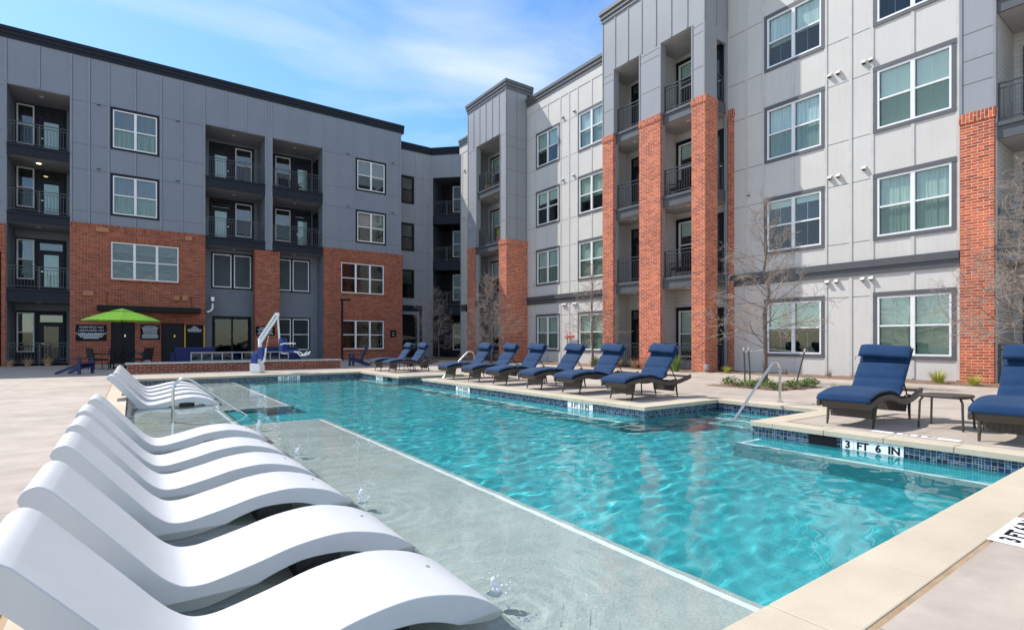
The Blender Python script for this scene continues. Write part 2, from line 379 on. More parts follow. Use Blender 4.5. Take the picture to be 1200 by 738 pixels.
# ------------------------------------------------------------------ ground, pool
WZ = -.20                                   # water level
SHZ, DEEP = -.40, -1.25
PW = [(-.11, 1.22, 7.33, 16.4), (-.11, 16.3, 7.15, 20.0), (7.2, 4.25, 9.5, 6.25), (7.2, 15.0, 9.6, 16.4)]   # water rectangles
def inside(x, y, o=0.0): return any(a - o < x < c + o and b - o < y < d + o for a, b, c, d in PW)
def cells(xs, ys, keep):
    xs, ys = sorted(set(xs)), sorted(set(ys))
    for i in range(len(xs) - 1):
        for j in range(len(ys) - 1):
            if keep((xs[i] + xs[i + 1]) / 2, (ys[j] + ys[j + 1]) / 2): yield xs[i], xs[i + 1], ys[j], ys[j + 1]
EX = sorted({v for a, b, c, d in PW for v in (a, c)}); EY = sorted({v for a, b, c, d in PW for v in (b, d)})
CW = .31
def cuts(E, o): return [v + s * o for v in E for s in (-1, 1)] + E
mb = MB()
BED = [(17.45, 19.2, -8, 12.2), (16.9, 19.2, 12.2, 33.5), (12.2, 14.6, 6.35, 8.5), (13.6, 19.2, 29.0, 36)]
bx = [v for b in BED for v in b[:2]]; by = [v for b in BED for v in b[2:]]
inbed = lambda x, y: any(b[0] < x < b[1] and b[2] < y < b[3] for b in BED)
for x0, x1, y0, y1 in cells([-90, 90] + cuts(EX, CW + .03) + bx, [-60, 90] + cuts(EY, CW + .03) + by, lambda x, y: not inside(x, y, CW + .03) and not inbed(x, y)):
    mb.face([(x0, y0, 0), (x1, y0, 0), (x1, y1, 0), (x0, y1, 0)], 'deck')
structure(mb.build('pool_deck'))
mb = MB()
for x0, x1, y0, y1 in cells(cuts(EX, CW + .03) + cuts(EX, CW - .002), cuts(EY, CW + .03) + cuts(EY, CW - .002), lambda x, y: inside(x, y, CW + .03) and not inside(x, y, CW - .002)):
    mb.face([(x0, y0, -.006), (x1, y0, -.006), (x1, y1, -.006), (x0, y1, -.006)], 'caulk')
structure(mb.build('expansion_joint'))
# planting beds
mb = MB()
def bedmesh(b):
    nx = max(4, int((b[1] - b[0]) / .16)); ny = max(4, int((b[3] - b[2]) / .16))
    for i in range(nx):
        for j in range(ny):
            P = []
            for a, c in ((0, 0), (1, 0), (1, 1), (0, 1)):
                x = b[0] + (b[1] - b[0]) * (i + a) / nx; y = b[2] + (b[3] - b[2]) * (j + c) / ny
                e = 0 if (i + a) in (0, nx) or (j + c) in (0, ny) else 1
                P.append((x, y, -.01 + e * (.025 + .03 * math.sin(x * 7.1 + y * 3.3) * math.sin(y * 5.7 - x * 2.1))))
            mb.face(P, 'mulch')
for b in BED: bedmesh(b)
structure(mb.build('planting_bed', smooth=True))
# coping stones: one run of separate slabs (one mesh), thin open joints
mb = MB(); J = .004
def run(axis, a0, a1, b0, b1, step=.61):
    n = max(1, round((a1 - a0) / step)); s_ = (a1 - a0) / n
    for i in range(n):
        p, q = a0 + i * s_ + J / 2, a0 + (i + 1) * s_ - J / 2
        if axis == 'x': mb.box(p, q, b0, b1, -.072, 0, 'coping')
        else: mb.box(b0, b1, p, q, -.072, 0, 'coping')
run('x', -.11 - CW, 7.33 + CW, 1.22 - CW, 1.22 + .025, .92)
run('y', 1.245, 4.25 - CW, 7.305, 7.33 + CW)
run('x', 7.305, 9.5 + CW, 4.25 - CW, 4.275)
run('y', 4.275, 6.225, 9.475, 9.5 + CW)
run('x', 7.305, 9.5 + CW, 6.225, 6.25 + CW)
run('y', 6.25 + CW, 15.0 - CW, 7.305, 7.33 + CW)
run('x', 7.305, 9.6 + CW, 15.0 - CW, 15.025)
run('y', 15.025, 16.375, 9.575, 9.6 + CW)
run('x', 7.125, 9.6 + CW, 16.375, 16.4 + CW)
run('y', 16.4 + CW, 19.975, 7.125, 7.15 + CW)
run('x', -.11 - CW, 7.15 + CW, 19.975, 20.0 + CW)
run('y', 1.245, 19.975, -.11 - CW, -.085)
structure(mb.build('pool_coping', bevel=.007))
# basin walls and floors
REC = (1.465, 2.79, 9.73, 12.0); SHX = 2.79
mb = MB(); XS = EX + [SHX, REC[0]]; YS = EY + [REC[2], REC[3]]
isshelf = lambda x, y: x < SHX and not (REC[0] < x < REC[1] and REC[2] < y < REC[3])
XS_ = sorted(set(XS)); YS_ = sorted(set(YS))
for x0, x1, y0, y1 in cells(XS, YS, inside):
    cx, cy = (x0 + x1) / 2, (y0 + y1) / 2; sh = isshelf(cx, cy); z = SHZ if sh else DEEP
    mb.face([(x0, y0, z), (x1, y0, z), (x1, y1, z), (x0, y1, z)], 'shelf_plaster' if sh else 'pool_plaster')
    for (ax, ay, bx_, by_, nx_, ny_) in ((x0, y0, x1, y0, cx, y0 - .01), (x1, y0, x1, y1, x1 + .01, cy), (x1, y1, x0, y1, cx, y1 + .01), (x0, y1, x0, y0, x0 - .01, cy)):
        if not inside(nx_, ny_):
            uvl = lambda z0, z1: [(ax + ay, z0), (bx_ + by_, z0), (bx_ + by_, z1), (ax + ay, z1)]
            mb.face([(ax, ay, -.24), (bx_, by_, -.24), (bx_, by_, -.07), (ax, ay, -.07)], 'mosaic_tile', uvl(-.24, -.07))
            mb.face([(ax, ay, z), (bx_, by_, z), (bx_, by_, -.24), (ax, ay, -.24)], 'shelf_plaster' if sh else 'pool_plaster', uvl(z, -.24))
        elif not sh and isshelf(nx_, ny_) and inside(nx_, ny_):
            mb.face([(ax, ay, z), (bx_, by_, z), (bx_, by_, SHZ), (ax, ay, SHZ)], 'shelf_plaster')
structure(mb.build('pool_basin', weld=False))
mb = MB()
def nose(x0, x1, y0, y1, z): mb.box(x0, x1, y0, y1, z, z + .004, 'nosing_tile', 'z')
nz_ = .05
nose(SHX - .10, SHX - .05, 1.22, REC[2] - .03, SHZ); nose(SHX - .10, SHX - .05, REC[3] + .03, 20.0, SHZ)
nose(REC[0] - .10, REC[0] - .05, REC[2] - .08, REC[3] + .08, SHZ)
nose(REC[0] - .05, SHX - .10, REC[2] - .08, REC[2] - .03, SHZ); nose(REC[0] - .05, SHX - .10, REC[3] + .03, REC[3] + .08, SHZ)
# underwater benches and steps
def bench(x0, x1, y0, y1, z, edge): 
    mb.box(x0, x1, y0, y1, DEEP, z, 'pool_plaster', 'z')
    for e in edge:
        if e == 'u': nose(x0 + .03, x0 + .08, y0 + .03, y1 - .002, z)
        if e == 'd': nose(x0 + .082, x1 - .002, y0 + .03, y0 + .08, z)
        if e == 'D': nose(x0 + .082, x1 - .002, y1 - .08, y1 - .03, z)
bench(6.80, 7.33, 1.225, 4.2, -.45, 'uD')
bench(6.80, 7.33, 6.35, 15.3, -.45, 'u')
bench(6.62, 7.15, 16.45, 18.6, -.45, 'ud')
bench(9.15, 9.5, 4.255, 6.245, -.42, 'u'); bench(8.8, 9.149, 4.255, 6.245, -.66, 'u'); bench(8.42, 8.799, 4.255, 6.245, -.9, 'u')
bench(9.25, 9.6, 15.01, 16.39, -.42, 'u'); bench(8.9, 9.249, 15.01, 16.39, -.66, 'u')
bench(REC[0] + .002, 1.80, REC[2] + .005, REC[3] - .005, -.65, ''); bench(1.802, 2.15, REC[2] + .005, REC[3] - .005, -.9, '')
structure(mb.build('pool_bench'))
from mathutils import noise as mnoise
JETS = [(1.60, 2.40), (1.58, 4.38), (1.62, 6.68), (1.60, 9.0), (1.42, 12.3), (1.72, 16.4)]
def wave(x, y):
    v = mnoise.noise((x * 1.35, y * 1.9, 0)) * .008 + mnoise.noise((x * 3.4 + 1.1 * y, y * 5.2, 3)) * .0070 + mnoise.noise((x * 6.8 - 2.4 * y, y * 9.5, 7)) * .0034
    v *= .5 if x < SHX else .45 + .55 * min(1, max(0, (y - 1.5 + .25 * (7 - x)) / 4.5))
    for jx, jy in JETS:
        r_ = math.hypot(x - jx, y - jy)
        if r_ < 1.6: v += .0042 * math.sin(r_ * 46) * math.exp(-r_ * 2.4)
    return WZ + v
bm = bmesh.new(); vd = {}
def WV(x, y):
    q = (round(x, 4), round(y, 4))
    if q not in vd: vd[q] = bm.verts.new((x, y, wave(x, y)))
    return vd[q]
for x0, x1, y0, y1 in cells(EX, EY, inside):
    st = .042; na = max(1, round((x1 - x0) / st)); nb = max(1, round((y1 - y0) / st))
    for i in range(na):
        for j in range(nb):
            bm.faces.new([WV(x0 + (x1 - x0) * a / na, y0 + (y1 - y0) * b / nb) for a, b in ((i, j), (i + 1, j), (i + 1, j + 1), (i, j + 1))])
me = D.meshes.new('pool_water'); bm.to_mesh(me); bm.free()
for p in me.polygons: p.use_smooth = True
me.materials.append(MATS['pool_water'])
pool_water = D.objects.new('pool_water', me); COL.objects.link(pool_water); structure(pool_water)
pool_water.cycles.is_caustics_caster = True
sd.cycles.is_caustics_light = True
for q in D.objects:
    if q.name.startswith('pool_') and q != pool_water: q.cycles.is_caustics_receiver = True

# ------------------------------------------------------------------ building kit
F2, F3, F4 = 3.75, 7.05, 10.45              # floor levels
def wall(mb, u0, u1, z0, z1, m, ops, d=0.0):
    """sheet with openings (u0,u1,z0,z1,depth,reveal material,back material)"""
    for a, b, c, e in cells([u0, u1] + [v for o in ops for v in o[:2] if u0 < v < u1], [z0, z1] + [v for o in ops for v in o[2:4] if z0 < v < z1],
                            lambda x, y: not any(o[0] < x < o[1] and o[2] < y < o[3] for o in ops)):
        mb.face([(a, d, c), (b, d, c), (b, d, e), (a, d, e)], m)
    for o in ops:
        if o[4] <= 0: continue
        a, b, c, e, dp, mr, mbk = o; i = d - dp
        mb.face([(a, d, c), (a, i, c), (a, i, e), (a, d, e)], mr); mb.face([(b, i, c), (b, d, c), (b, d, e), (b, i, e)], mr)
        mb.face([(a, d, e), (a, i, e), (b, i, e), (b, d, e)], mr); mb.face([(a, i, c), (a, d, c), (b, d, c), (b, i, c)], mr)
        if mbk: mb.face([(a, i, c), (b, i, c), (b, i, e), (a, i, e)], mbk)
def win(par, fr, u0, u1, z0, z1, n=2, d=0.0, trim='charcoal', tw=.10, cross=True, blind=1.0, g=('glass_clear', 'glass_screen'), munt=False, frame='white_vinyl', rail=.5, cover='blind'):
    """n side-by-side units in the rough opening u0..u1, z0..z1 (the white frame); trim goes round the outside"""
    f = MB(fr); fw = .055
    f.box(u0, u1, d - .06, d + .025, z1 - fw, z1, frame); f.box(u0, u1, d - .06, d + .03, z0, z0 + fw, frame)
    f.box(u0, u0 + fw, d - .06, d + .024, z0 + fw, z1 - fw, frame); f.box(u1 - fw, u1, d - .06, d + .024, z0 + fw, z1 - fw, frame)
    W_ = (u1 - u0) / n; p = MB(fr); zm = z0 + (z1 - z0) * rail
    for i in range(n):
        a, b = u0 + i * W_, u0 + (i + 1) * W_
        if i: f.box(a - .055, a + .055, d - .06, d + .022, z0 + fw, z1 - fw, frame)
        aa = a + (.055 if i else fw); bb = b - (.055 if i < n - 1 else fw)
        if cross: f.box(aa, bb, d - .05, d + .012, zm - .026, zm + .026, frame)
        if munt:
            f.box((aa + bb) / 2 - .005, (aa + bb) / 2 + .005, d - .046, d - .036, z0 + fw, zm - .026, 'muntin'); f.box((aa + bb) / 2 - .005, (aa + bb) / 2 + .005, d - .046, d - .036, zm + .026, z1 - fw, 'muntin')
        if cross:
            p.box(aa, bb, d - .034, d - .030, z0 + fw, zm - .026, g[1]); p.box(aa, bb, d - .034, d - .030, zm + .026, z1 - fw, g[0])
        else: p.box(aa, bb, d - .034, d - .030, z0 + fw, z1 - fw, g[0])
    wo = f.build('window', par); p.build('pane', wo)
    if trim:
        t = MB(fr)
        t.box(u0 - tw, u1 + tw, d - .02, d + .04, z1, z1 + tw * 1.25, trim); t.box(u0 - tw, u1 + tw, d - .02, d + .035, z0 - tw, z0, trim)
        t.box(u0 - tw, u0, d - .02, d + .032, z0, z1, trim); t.box(u1, u1 + tw, d - .02, d + .032, z0, z1, trim); t.build('trim', wo)
    if blind > 0:
        bl = MB(fr)
        for i in range(n):
            a, b = u0 + i * W_ + .07, u0 + (i + 1) * W_ - .07
            hb = blind if not i or blind in (0, 1.0) else min(1, blind * 1.12); bl.box(a, b, d - .115, d - .105, z1 - (z1 - z0 - .1) * hb - .05, z1 - .05, cover)
        bl.build('blind', wo)
    return wo
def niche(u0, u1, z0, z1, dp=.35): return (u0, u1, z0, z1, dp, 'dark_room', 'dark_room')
def rail(par, fr, u0, u1, d, z, mat='rail_metal', ends=()):
    m = MB(fr)
    m.box(u0, u1, d - .025, d + .025, z + 1.03, z + 1.065, mat); m.box(u0, u1, d - .015, d + .015, z + .90, z + .925, mat); m.box(u0, u1, d - .015, d + .015, z + .09, z + .115, mat)
    n = max(2, int((u1 - u0) / .115))
    for i in range(1, n):
        u = u0 + (u1 - u0) * i / n
        m.box(u - .007, u + .007, d - .0075, d + .0075, z + .115, z + .90, mat)
    npz = max(1, round((u1 - u0) / 1.0))
    for i in range(npz + 1):
        u = u0 + .02 + (u1 - u0 - .04) * i / npz; m.box(u - .02, u + .02, d - .02, d + .02, z, z + 1.03, mat)
    for (uu, da, db) in ends:
        m.box(uu - .015, uu + .015, da, db, z + 1.032, z + 1.06, mat); m.box(uu - .012, uu + .012, da, db, z + .90, z + .925, mat); m.box(uu - .012, uu + .012, da, db, z + .09, z + .115, mat)
        q = max(2, int(abs(db - da) / .115))
        for i in range(1, q): v = da + (db - da) * i / q; m.box(uu - .007, uu + .007, v - .007, v + .007, z + .115, z + .9, mat)
    return m.build('railing', par)
def door(par, fr, u0, u1, z0, z1, d, mat='door_navy', transom=True, lite=True, hside=-1):
    """dark frame with a glazed leaf"""
    m = MB(fr); zt = z1 - (.42 if transom else .0)
    m.box(u0, u0 + .06, d, d + .06, z0, z1, mat); m.box(u1 - .06, u1, d, d + .06, z0, z1, mat); m.box(u0 + .06, u1 - .06, d, d + .058, z1 - .06, z1, mat)
    if transom: m.box(u0 + .06, u1 - .06, d, d + .058, zt - .06, zt, mat)
    a, b, c, e = u0 + .06, u1 - .06, z0, zt - .06; sw = .15
    m.box(a, a + sw, d, d + .045, c, e, mat); m.box(b - sw, b, d, d + .045, c, e, mat); m.box(a + sw, b - sw, d, d + .044, c, c + .25, mat); m.box(a + sw, b - sw, d, d + .044, e - .16, e, mat)
    o = m.build('door', par)
    p = MB(fr); p.box(a + sw, b - sw, d + .012, d + .018, c + .25, e - .16, 'glass_clear' if lite else 'glass_dark')
    if transom: p.box(u0 + .06, u1 - .06, d + .012, d + .018, zt, z1 - .06, 'glass_sky')
    p.build('pane', o)
    if lite:
        q = MB(fr); q.box(a + sw, b - sw, d + .002, d + .006, c + .25, e - .16, 'blind'); q.build('blind', o)
    h = MB(fr); hu = a + .07 if hside < 0 else b - .07
    h.box(hu - .02, hu + .02, d + .045, d + .06, z0 + 1.0, z0 + 1.04, 'stainless'); h.box(hu - .01, hu + .11 * -hside, d + .06, d + .075, z0 + 1.01, z0 + 1.03, 'stainless'); h.build('handle', o)
    return o
def dlight(par, fr, u, d, z, mat='lamp_off'):
    m = MB(fr); n = 14
    m.prism([(u + .09 * math.cos(math.tau * i / n), d + .09 * math.sin(math.tau * i / n)) for i in range(n)], 'z', z - .02, z, mat); return m.build('ceiling_light', par)
def cornice(par, fr, u0, u1, z, mat='charcoal', extra=None):
    m = MB(fr); m.box(u0, u1, -.3, .13, z - .16, z, mat); m.box(u0, u1, -.1, .085, z - .34, z - .16, mat); m.box(u0, u1, -.1, .045, z - .52, z - .34, mat)
    if extra: extra(m)
    return m.build('cornice', par)
def vent(par, fr, u, z, d=0.0, mat='vent_white'):
    m = MB(fr)
    m.prism([(d, z), (d + .03, z), (d + .11, z + .02), (d + .11, z + .045), (d + .035, z + .12), (d, z + .12)], 'u', u - .062, u + .062, mat); m.box(u - .05, u + .05, d + .02, d + .10, z - .004, z + .0, 'dark_room')
    return m.build('vent', par)

# ------------------------------------------------------------------ right wing
XR = 19.0
frR = lambda u, d, z: (XR - d, u, z)
rw = thing('apartment_building', 'light grey panelled apartment wing with brick pillars, right of the pool', 'building')
WROWS = [(.72, 2.55), (4.42, 6.25), (7.78, 9.60), (11.13, 12.95)]
WC = {'b': (5.04, 6.90, False), 'a': (8.56, 10.44, False), 'c': (22.18, 24.06, True), 'd': (18.72, 20.52, True), 'x': (-4.2, -2.3, False)}
T1 = (12.03, 17.37); T2 = (25.05, 29.35); T0 = (4.84, .6)
ops = []
for kk, (a, b, _) in WC.items():
    for z0, z1 in WROWS: ops.append(niche(a, b, z0, z1))
ops += [(.6, 4.06, 0, 13.25, 1.7, 'siding_light', None), (12.1, 17.3, 0, 13.27, .05, 'siding_light', None), (25.12, 29.28, 0, 13.27, .05, 'siding_light', None)]
TWIN = [(13.28, 14.36), (27.9, 28.9)]; TLEV = (.0, F2, F3, F4)
mb = MB(frR); wall(mb, -9, 32.77, 0, 14.95, 'panel_light', ops)
# recess back walls, end wall, roof and back
mb.face([(.6, -1.7, 0), (4.06, -1.7, 0), (4.06, -1.7, 13.3), (.6, -1.7, 13.3)], 'siding_light')
for (a, b), (p, q) in zip(((12.1, 17.3), (25.12, 29.28)), TWIN): wall(mb, a, b, 0, 13.3, 'siding_light', [niche(p, q, zf + .5, zf + 2.45) for zf in TLEV], -.05)
mb.face([(32.77, 0, 0), (32.77, -12, 0), (32.77, -12, 14.95), (32.77, 0, 14.95)], 'panel_corner'); mb.face([(-9, 0, 0), (-9, -12, 0), (-9, -12, 14.95), (-9, 0, 14.95)], 'panel_light')
mb.face([(-9, -12, 0), (32.77, -12, 0), (32.77, -12, 14.95), (-9, -12, 14.95)], 'panel_light'); mb.face([(-9, -12, 14.9), (32.77, -12, 14.9), (32.77, 0, 14.9), (-9, 0, 14.9)], 'roofing')
mb.build('wall', rw, weld=False)
mb = MB(frR)
zs = [1.0]
def batt(u, z0, z1, m='batten_light', wd=.045): mb.box(u - wd, u + wd, 0, .022, z0, z1, m, 'd')
def hj(u0, u1, z, m='joint'): mb.box(u0, u1, 0, .004, z - .008, z + .008, m, 'd')
TOPZ = 14.42
def strips(u, gaps, m='batten_light'):
    zz = [.05] + [v for g_ in gaps for v in g_] + [TOPZ]
    for i in range(0, len(zz), 2):
        if zz[i + 1] - zz[i] > .05:
            a, b = zz[i], zz[i + 1]
            for lo, hi in ((a, min(b, 3.26)), (max(a, 3.72), b)):
                if hi - lo > .05: batt(u, lo, hi, m)
full = []; wg = [(z0 - .1, z1 + .125) for z0, z1 in WROWS]
for u in (11.25, 7.66, 21.33, 24.72, 29.9, 30.8, 31.8, 32.6, -.5, -1.4, -5.4): strips(u, full)
for a, b, _ in WC.values():
    strips(a - .14, full); strips(b + .14, full); strips((a + b) / 2, wg)
for z in (12.99, 11.06, 9.64, 7.71, 6.29, 4.35, 2.59):
    for u0, u1 in ((7.09, 8.37), (10.63, 12.0), (20.71, 22.0), (24.25, 25.0), (29.4, 32.7), (17.4, 18.53), (4.84, 4.9), (-2.1, .55), (-9, -4.4)): hj(u0, u1, z)
mb.build('batten', rw, weld=False)
for a, b in ((4.86, 12.0), (17.42, 25.0), (29.4, 32.7), (-9, .5)):
    mb = MB(frR); mb.box(a, b, 0, .10, 3.50, 3.72, 'charcoal', 'd'); mb.box(a, b, 0, .05, 3.27, 3.5, 'charcoal', 'd'); mb.build('ledge', rw)
for a, b in ((-9.0, 12.03), (17.37, 25.05), (29.35, 32.97)):
    mb = MB(frR); mb.box(a, b, -.3, .13, 15.24, 15.4, 'grey_trim'); mb.box(a, b, -.1, .085, 15.06, 15.24, 'grey_trim'); mb.box(a, b, -.1, .045, 14.88, 15.06, 'grey_trim'); mb.box(a, b, -.1, .02, 14.42, 14.88, 'panel_light')
    if b > 32: mb.box(32.77, 32.97, -3, -.3, 14.88, 15.4, 'grey_trim')
    mb.build('cornice', rw)
for kk, (a, b, far) in WC.items():
    for i, (z0, z1) in enumerate(WROWS):
        bl = {('b', 3): .45, ('b', 2): 1.0, ('a', 3): .52, ('a', 2): .97, ('a', 1): .12, ('a', 0): .5, ('d', 2): .6, ('c', 3): .5, ('c', 2): .3, ('c', 1): 1.0, ('c', 0): 1.0}.get((kk, i), 1.0)
        win(rw, frR, a, b, z0, z1, 2, 0, 'grey_trim', .11, True, bl, munt=not far, cover={('c', 0): 'curtain_fold', ('c', 1): 'curtain_fold', ('d', 0): 'curtain_fold', ('d', 1): 'curtain_fold', ('c', 3): 'curtain_fold', ('d', 3): 'curtain_pale', ('a', 2): 'curtain_pale', ('a', 3): 'curtain_pale', ('b', 1): 'curtain_fold', ('d', 2): 'curtain_fold'}.get((kk, i), 'blind'))
for u, z in ((8.28, 9.95), (8.02, 9.95), (7.26, 9.97), (7.06, 9.97), (8.36, 3.08), (8.08, 3.08), (7.30, 3.08), (7.06, 3.08), (21.82, 13.22), (20.9, 13.24), (21.82, 9.85), (20.95, 9.87), (11.15, 6.65), (8.28, 6.55), (8.02, 6.55), (7.26, 6.6),
             (21.8, 3.08), (21.6, 3.08), (20.95, 3.08), (20.75, 3.08), (8.28, 13.25), (8.02, 13.25), (7.26, 13.3), (32.3, 13.1), (32.3, 9.8)): vent(rw, frR, u, z)
# towers with balconies
def tower(u0, u1, dproj, ztop, zbrick, piers, bays, side_open, backd, bigz=True, slabm='slab_grey', smat='soffit', nrail=3):
    fr = frR
    m = MB(fr); hd = 13.27
    # upper panelled front, piers, side walls
    m.box(u0, u1, .0, dproj, hd, ztop - .5, 'panel_mid')
    for a, b in piers: m.box(a, b, dproj - (.75 if a < 12.1 else .3), dproj, zbrick, hd, 'panel_mid', 'Z'); m.box(a + .02, b - .02, dproj - .3, dproj - .13, 0, zbrick, 'panel_mid') if a > 12.1 and a != 25.05 else None
    m.build('tower_panel', rw, weld=False)
    bt = MB(fr)
    for a, b in piers:
        for u in (a + .03, b - .03): bt.box(u - .028, u + .028, dproj, dproj + .02, zbrick, hd, 'batten_mid', 'd')
        for z in (zbrick + 1.1, hd - .15, zbrick + 2.4): bt.box(a + .06, b - .06, dproj, dproj + .004, z - .008, z + .008, 'joint', 'd')
    n = round((u1 - u0) / .72)
    for i in range(n + 1):
        u = u0 + .03 + (u1 - u0 - .06) * i / n; bt.box(u - .028, u + .028, dproj, dproj + .022, hd + .01, ztop - .52, 'batten_mid', 'd')
    for dd in (.06, dproj * .5, dproj - .03): bt.box(u0 - .022, u0, dd - .028, dd + .028, hd + .01, ztop - .52, 'batten_mid')
    bt.build('batten', rw, weld=False)
    m = MB(fr)
    for lo, hi, o in ((ztop - .16, ztop, .13), (ztop - .34, ztop - .16, .085), (ztop - .52, ztop - .34, .045)): m.box(u0 - o, u1 + o, -.4, dproj + o, lo, hi, 'grey_trim')
    m.build('cornice', rw)
    return
# T1: two bays, open corner on the near side
DP = 1.5
piers1 = [(16.65, 17.37), (14.07, 15.21), (12.03, 12.62)]
tower(T1[0], T1[1], DP, 16.15, 10.43, piers1, None, True, .75)
m = MB(frR)
m.box(T1[0], T1[0] + .12, .74, .9, 0, .001, 'panel_mid')
m = MB(frR); m.box(17.28, 17.37, .0, DP - .31, 0, 13.27, 'panel_light'); m.box(12.03, 12.13, .0, .12, 0, 13.27, 'panel_mid'); m.box(12.03, 12.14, .12, .75, 12.75, 13.27, 'panel_mid'); m.box(14.52, 14.64, -.045, DP - .31, 0, 13.26, 'siding_light'); m.build('partition', rw, weld=False)
def bricks(name, boxes, soldier=True, mats=('brick_wall', 'brick_soldier')):
    for (a, b, d0, d1, zt) in boxes:
        m = MB(frR); m.box(a, b, d0, d1, 0, zt - .27, mats[0]); m.box(a - .025, b + .025, d0, d1 + .025, zt - .27, zt - .06, mats[1]); m.box(a - .012, b + .012, d0, d1 + .012, zt - .06, zt, mats[1]); m.build(name, rw)
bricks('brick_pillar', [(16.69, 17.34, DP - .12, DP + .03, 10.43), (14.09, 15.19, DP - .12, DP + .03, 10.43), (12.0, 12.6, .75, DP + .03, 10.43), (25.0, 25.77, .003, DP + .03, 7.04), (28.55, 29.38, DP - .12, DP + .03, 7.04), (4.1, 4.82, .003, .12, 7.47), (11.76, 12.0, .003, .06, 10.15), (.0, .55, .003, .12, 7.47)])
def balc(u0, u1, d0, d1, zf, lights, th=.46, rmat='rail_metal', slabm='slab_grey', soff='soffit', ends=(), rails=None):
    m = MB(frR); m.box(u0, u1, d0, d1, zf - th, zf, slabm); m.box(u0, u1, d1 - .0, d1 + .05, zf - .12, zf - .02, slabm); m.box(u0 + .01, u1 - .01, d0, d1 - .06, zf - th - .006, zf - th - .001, soff)
    o = m.build('balcony', rw)
    for (a, b) in (rails or [(u0, u1)]): rail(o, frR, a, b, d1 - .08, zf, ends=ends)
    for u in lights: dlight(o, frR, u, (d0 + d1) / 2 + .2, zf - th - .006)
    return o
for zf in (F2, F3, F4):
    balc(12.06, 17.34, -.045, 1.36, zf, (13.2, 16.0), rails=[(12.64, 14.05), (15.23, 16.63)], ends=())
    m = MB(frR); rail(rw, lambda u, d, z: frR(12.16 + d, u, z), .14, .74, 0, zf)
for a, b in ((12.64, 14.05), (15.23, 16.63)): rail(rw, frR, a, b, 1.28, .02)
rail(rw, lambda u, d, z: frR(12.16 + d, u, z), .14, .74, 0, .02)
m = MB(frR); m.box(12.1, 17.3, -.045, 1.45, 13.24, 13.268, 'soffit'); m.build('soffit', rw)
for u in (13.2, 16.0): dlight(rw, frR, u, .4, 13.24)
for zf in (.0, F2, F3, F4):
    win(rw, frR, *TWIN[0], zf + .5, zf + 2.45, 1, -.045, 'black_metal', .12, True, .3 if zf else .9)
    door(rw, frR, 12.2, 13.1, zf + .02, zf + 2.5, -.048, 'door_dark', False, False)
    door(rw, frR, 15.95, 16.98, zf + .02, zf + 2.6, -.048, 'door_dark', True, False)
# T2
piers2 = [(28.28, 29.35), (25.05, 25.68)]
tower(T2[0], T2[1], DP, 16.2, 7.04, piers2, None, False, 1.0)
m = MB(frR); m.box(25.05, 25.13, 0, DP - .3, 7.04, 13.27, 'panel_mid', ''); m.box(29.27, 29.35, 0, DP - .31, 0, 13.27, 'panel_mid'); m.build('tower_panel', rw)
m = MB(frR)
for dd in (.06, .75, 1.47): m.box(25.028, 25.05, dd - .028, dd + .028, 7.06, 13.27, 'batten_mid')
for z in (8.3, 9.64, 11.06, 12.4, 12.99): m.box(25.046, 25.05, .09, 1.44, z - .008, z + .008, 'joint')
m.build('batten', rw)
for zf in (F2, F3, F4): balc(25.68 if zf > 7 else 25.2, 29.26, -.045, 1.40, zf, (27.0,), rails=[(25.7, 28.26)])
rail(rw, frR, 25.8, 28.5, 1.28, .02)
m = MB(frR); m.box(25.14, 29.26, -.045, 1.45, 13.24, 13.268, 'soffit'); m.build('soffit', rw); dlight(rw, frR, 27.0, .4, 13.24)
for zf in (.0, F2, F3, F4):
    win(rw, frR, *TWIN[1], zf + .5, zf + 2.45, 1, -.045, 'black_metal', .09, True, .5)
    door(rw, frR, 26.6, 27.6, zf + .02, zf + 2.5, -.048, 'door_dark', True, False)
# T0: recessed stack at the right edge
m = MB(frR); m.box(4.06, 4.86, 0, .06, 7.47, 13.6, 'panel_mid', 'd'); m.box(.0, .58, 0, .06, 7.47, 13.6, 'panel_mid', 'd'); m.box(.0, 4.86, 0, .06, 13.6, 14.9, 'panel_mid', 'd'); m.build('tower_panel', rw)
m = MB(frR)
for u in (4.10, 4.82, .04, .54): m.box(u - .03, u + .03, .06, .08, 7.48, 14.85, 'batten_mid', 'd')
for z in (8.3, 8.95, 9.7, 11.06, 12.99): m.box(4.14, 4.78, .06, .064, z - .008, z + .008, 'joint', 'd')
m.build('batten', rw)
for zf in (F2, F3, F4): balc(.6, 4.055, -1.69, .03, zf, (2.3,))
rail(rw, frR, .62, 4.04, -.05, .02)
m = MB(frR); m.box(.61, 4.05, -1.69, -.02, 13.22, 13.248, 'soffit'); m.build('soffit', rw)
for zf in (.0, F2, F3, F4):
    door(rw, frR, 2.85, 3.85, zf + .02, zf + 2.5, -1.695, 'door_dark', False, False)
    win(rw, frR, 1.2, 2.4, zf + .55, zf + 2.45, 1, -1.66, 'black_metal', .09, True, .5)
rebase(rw, (19.0, 12.0, 0))

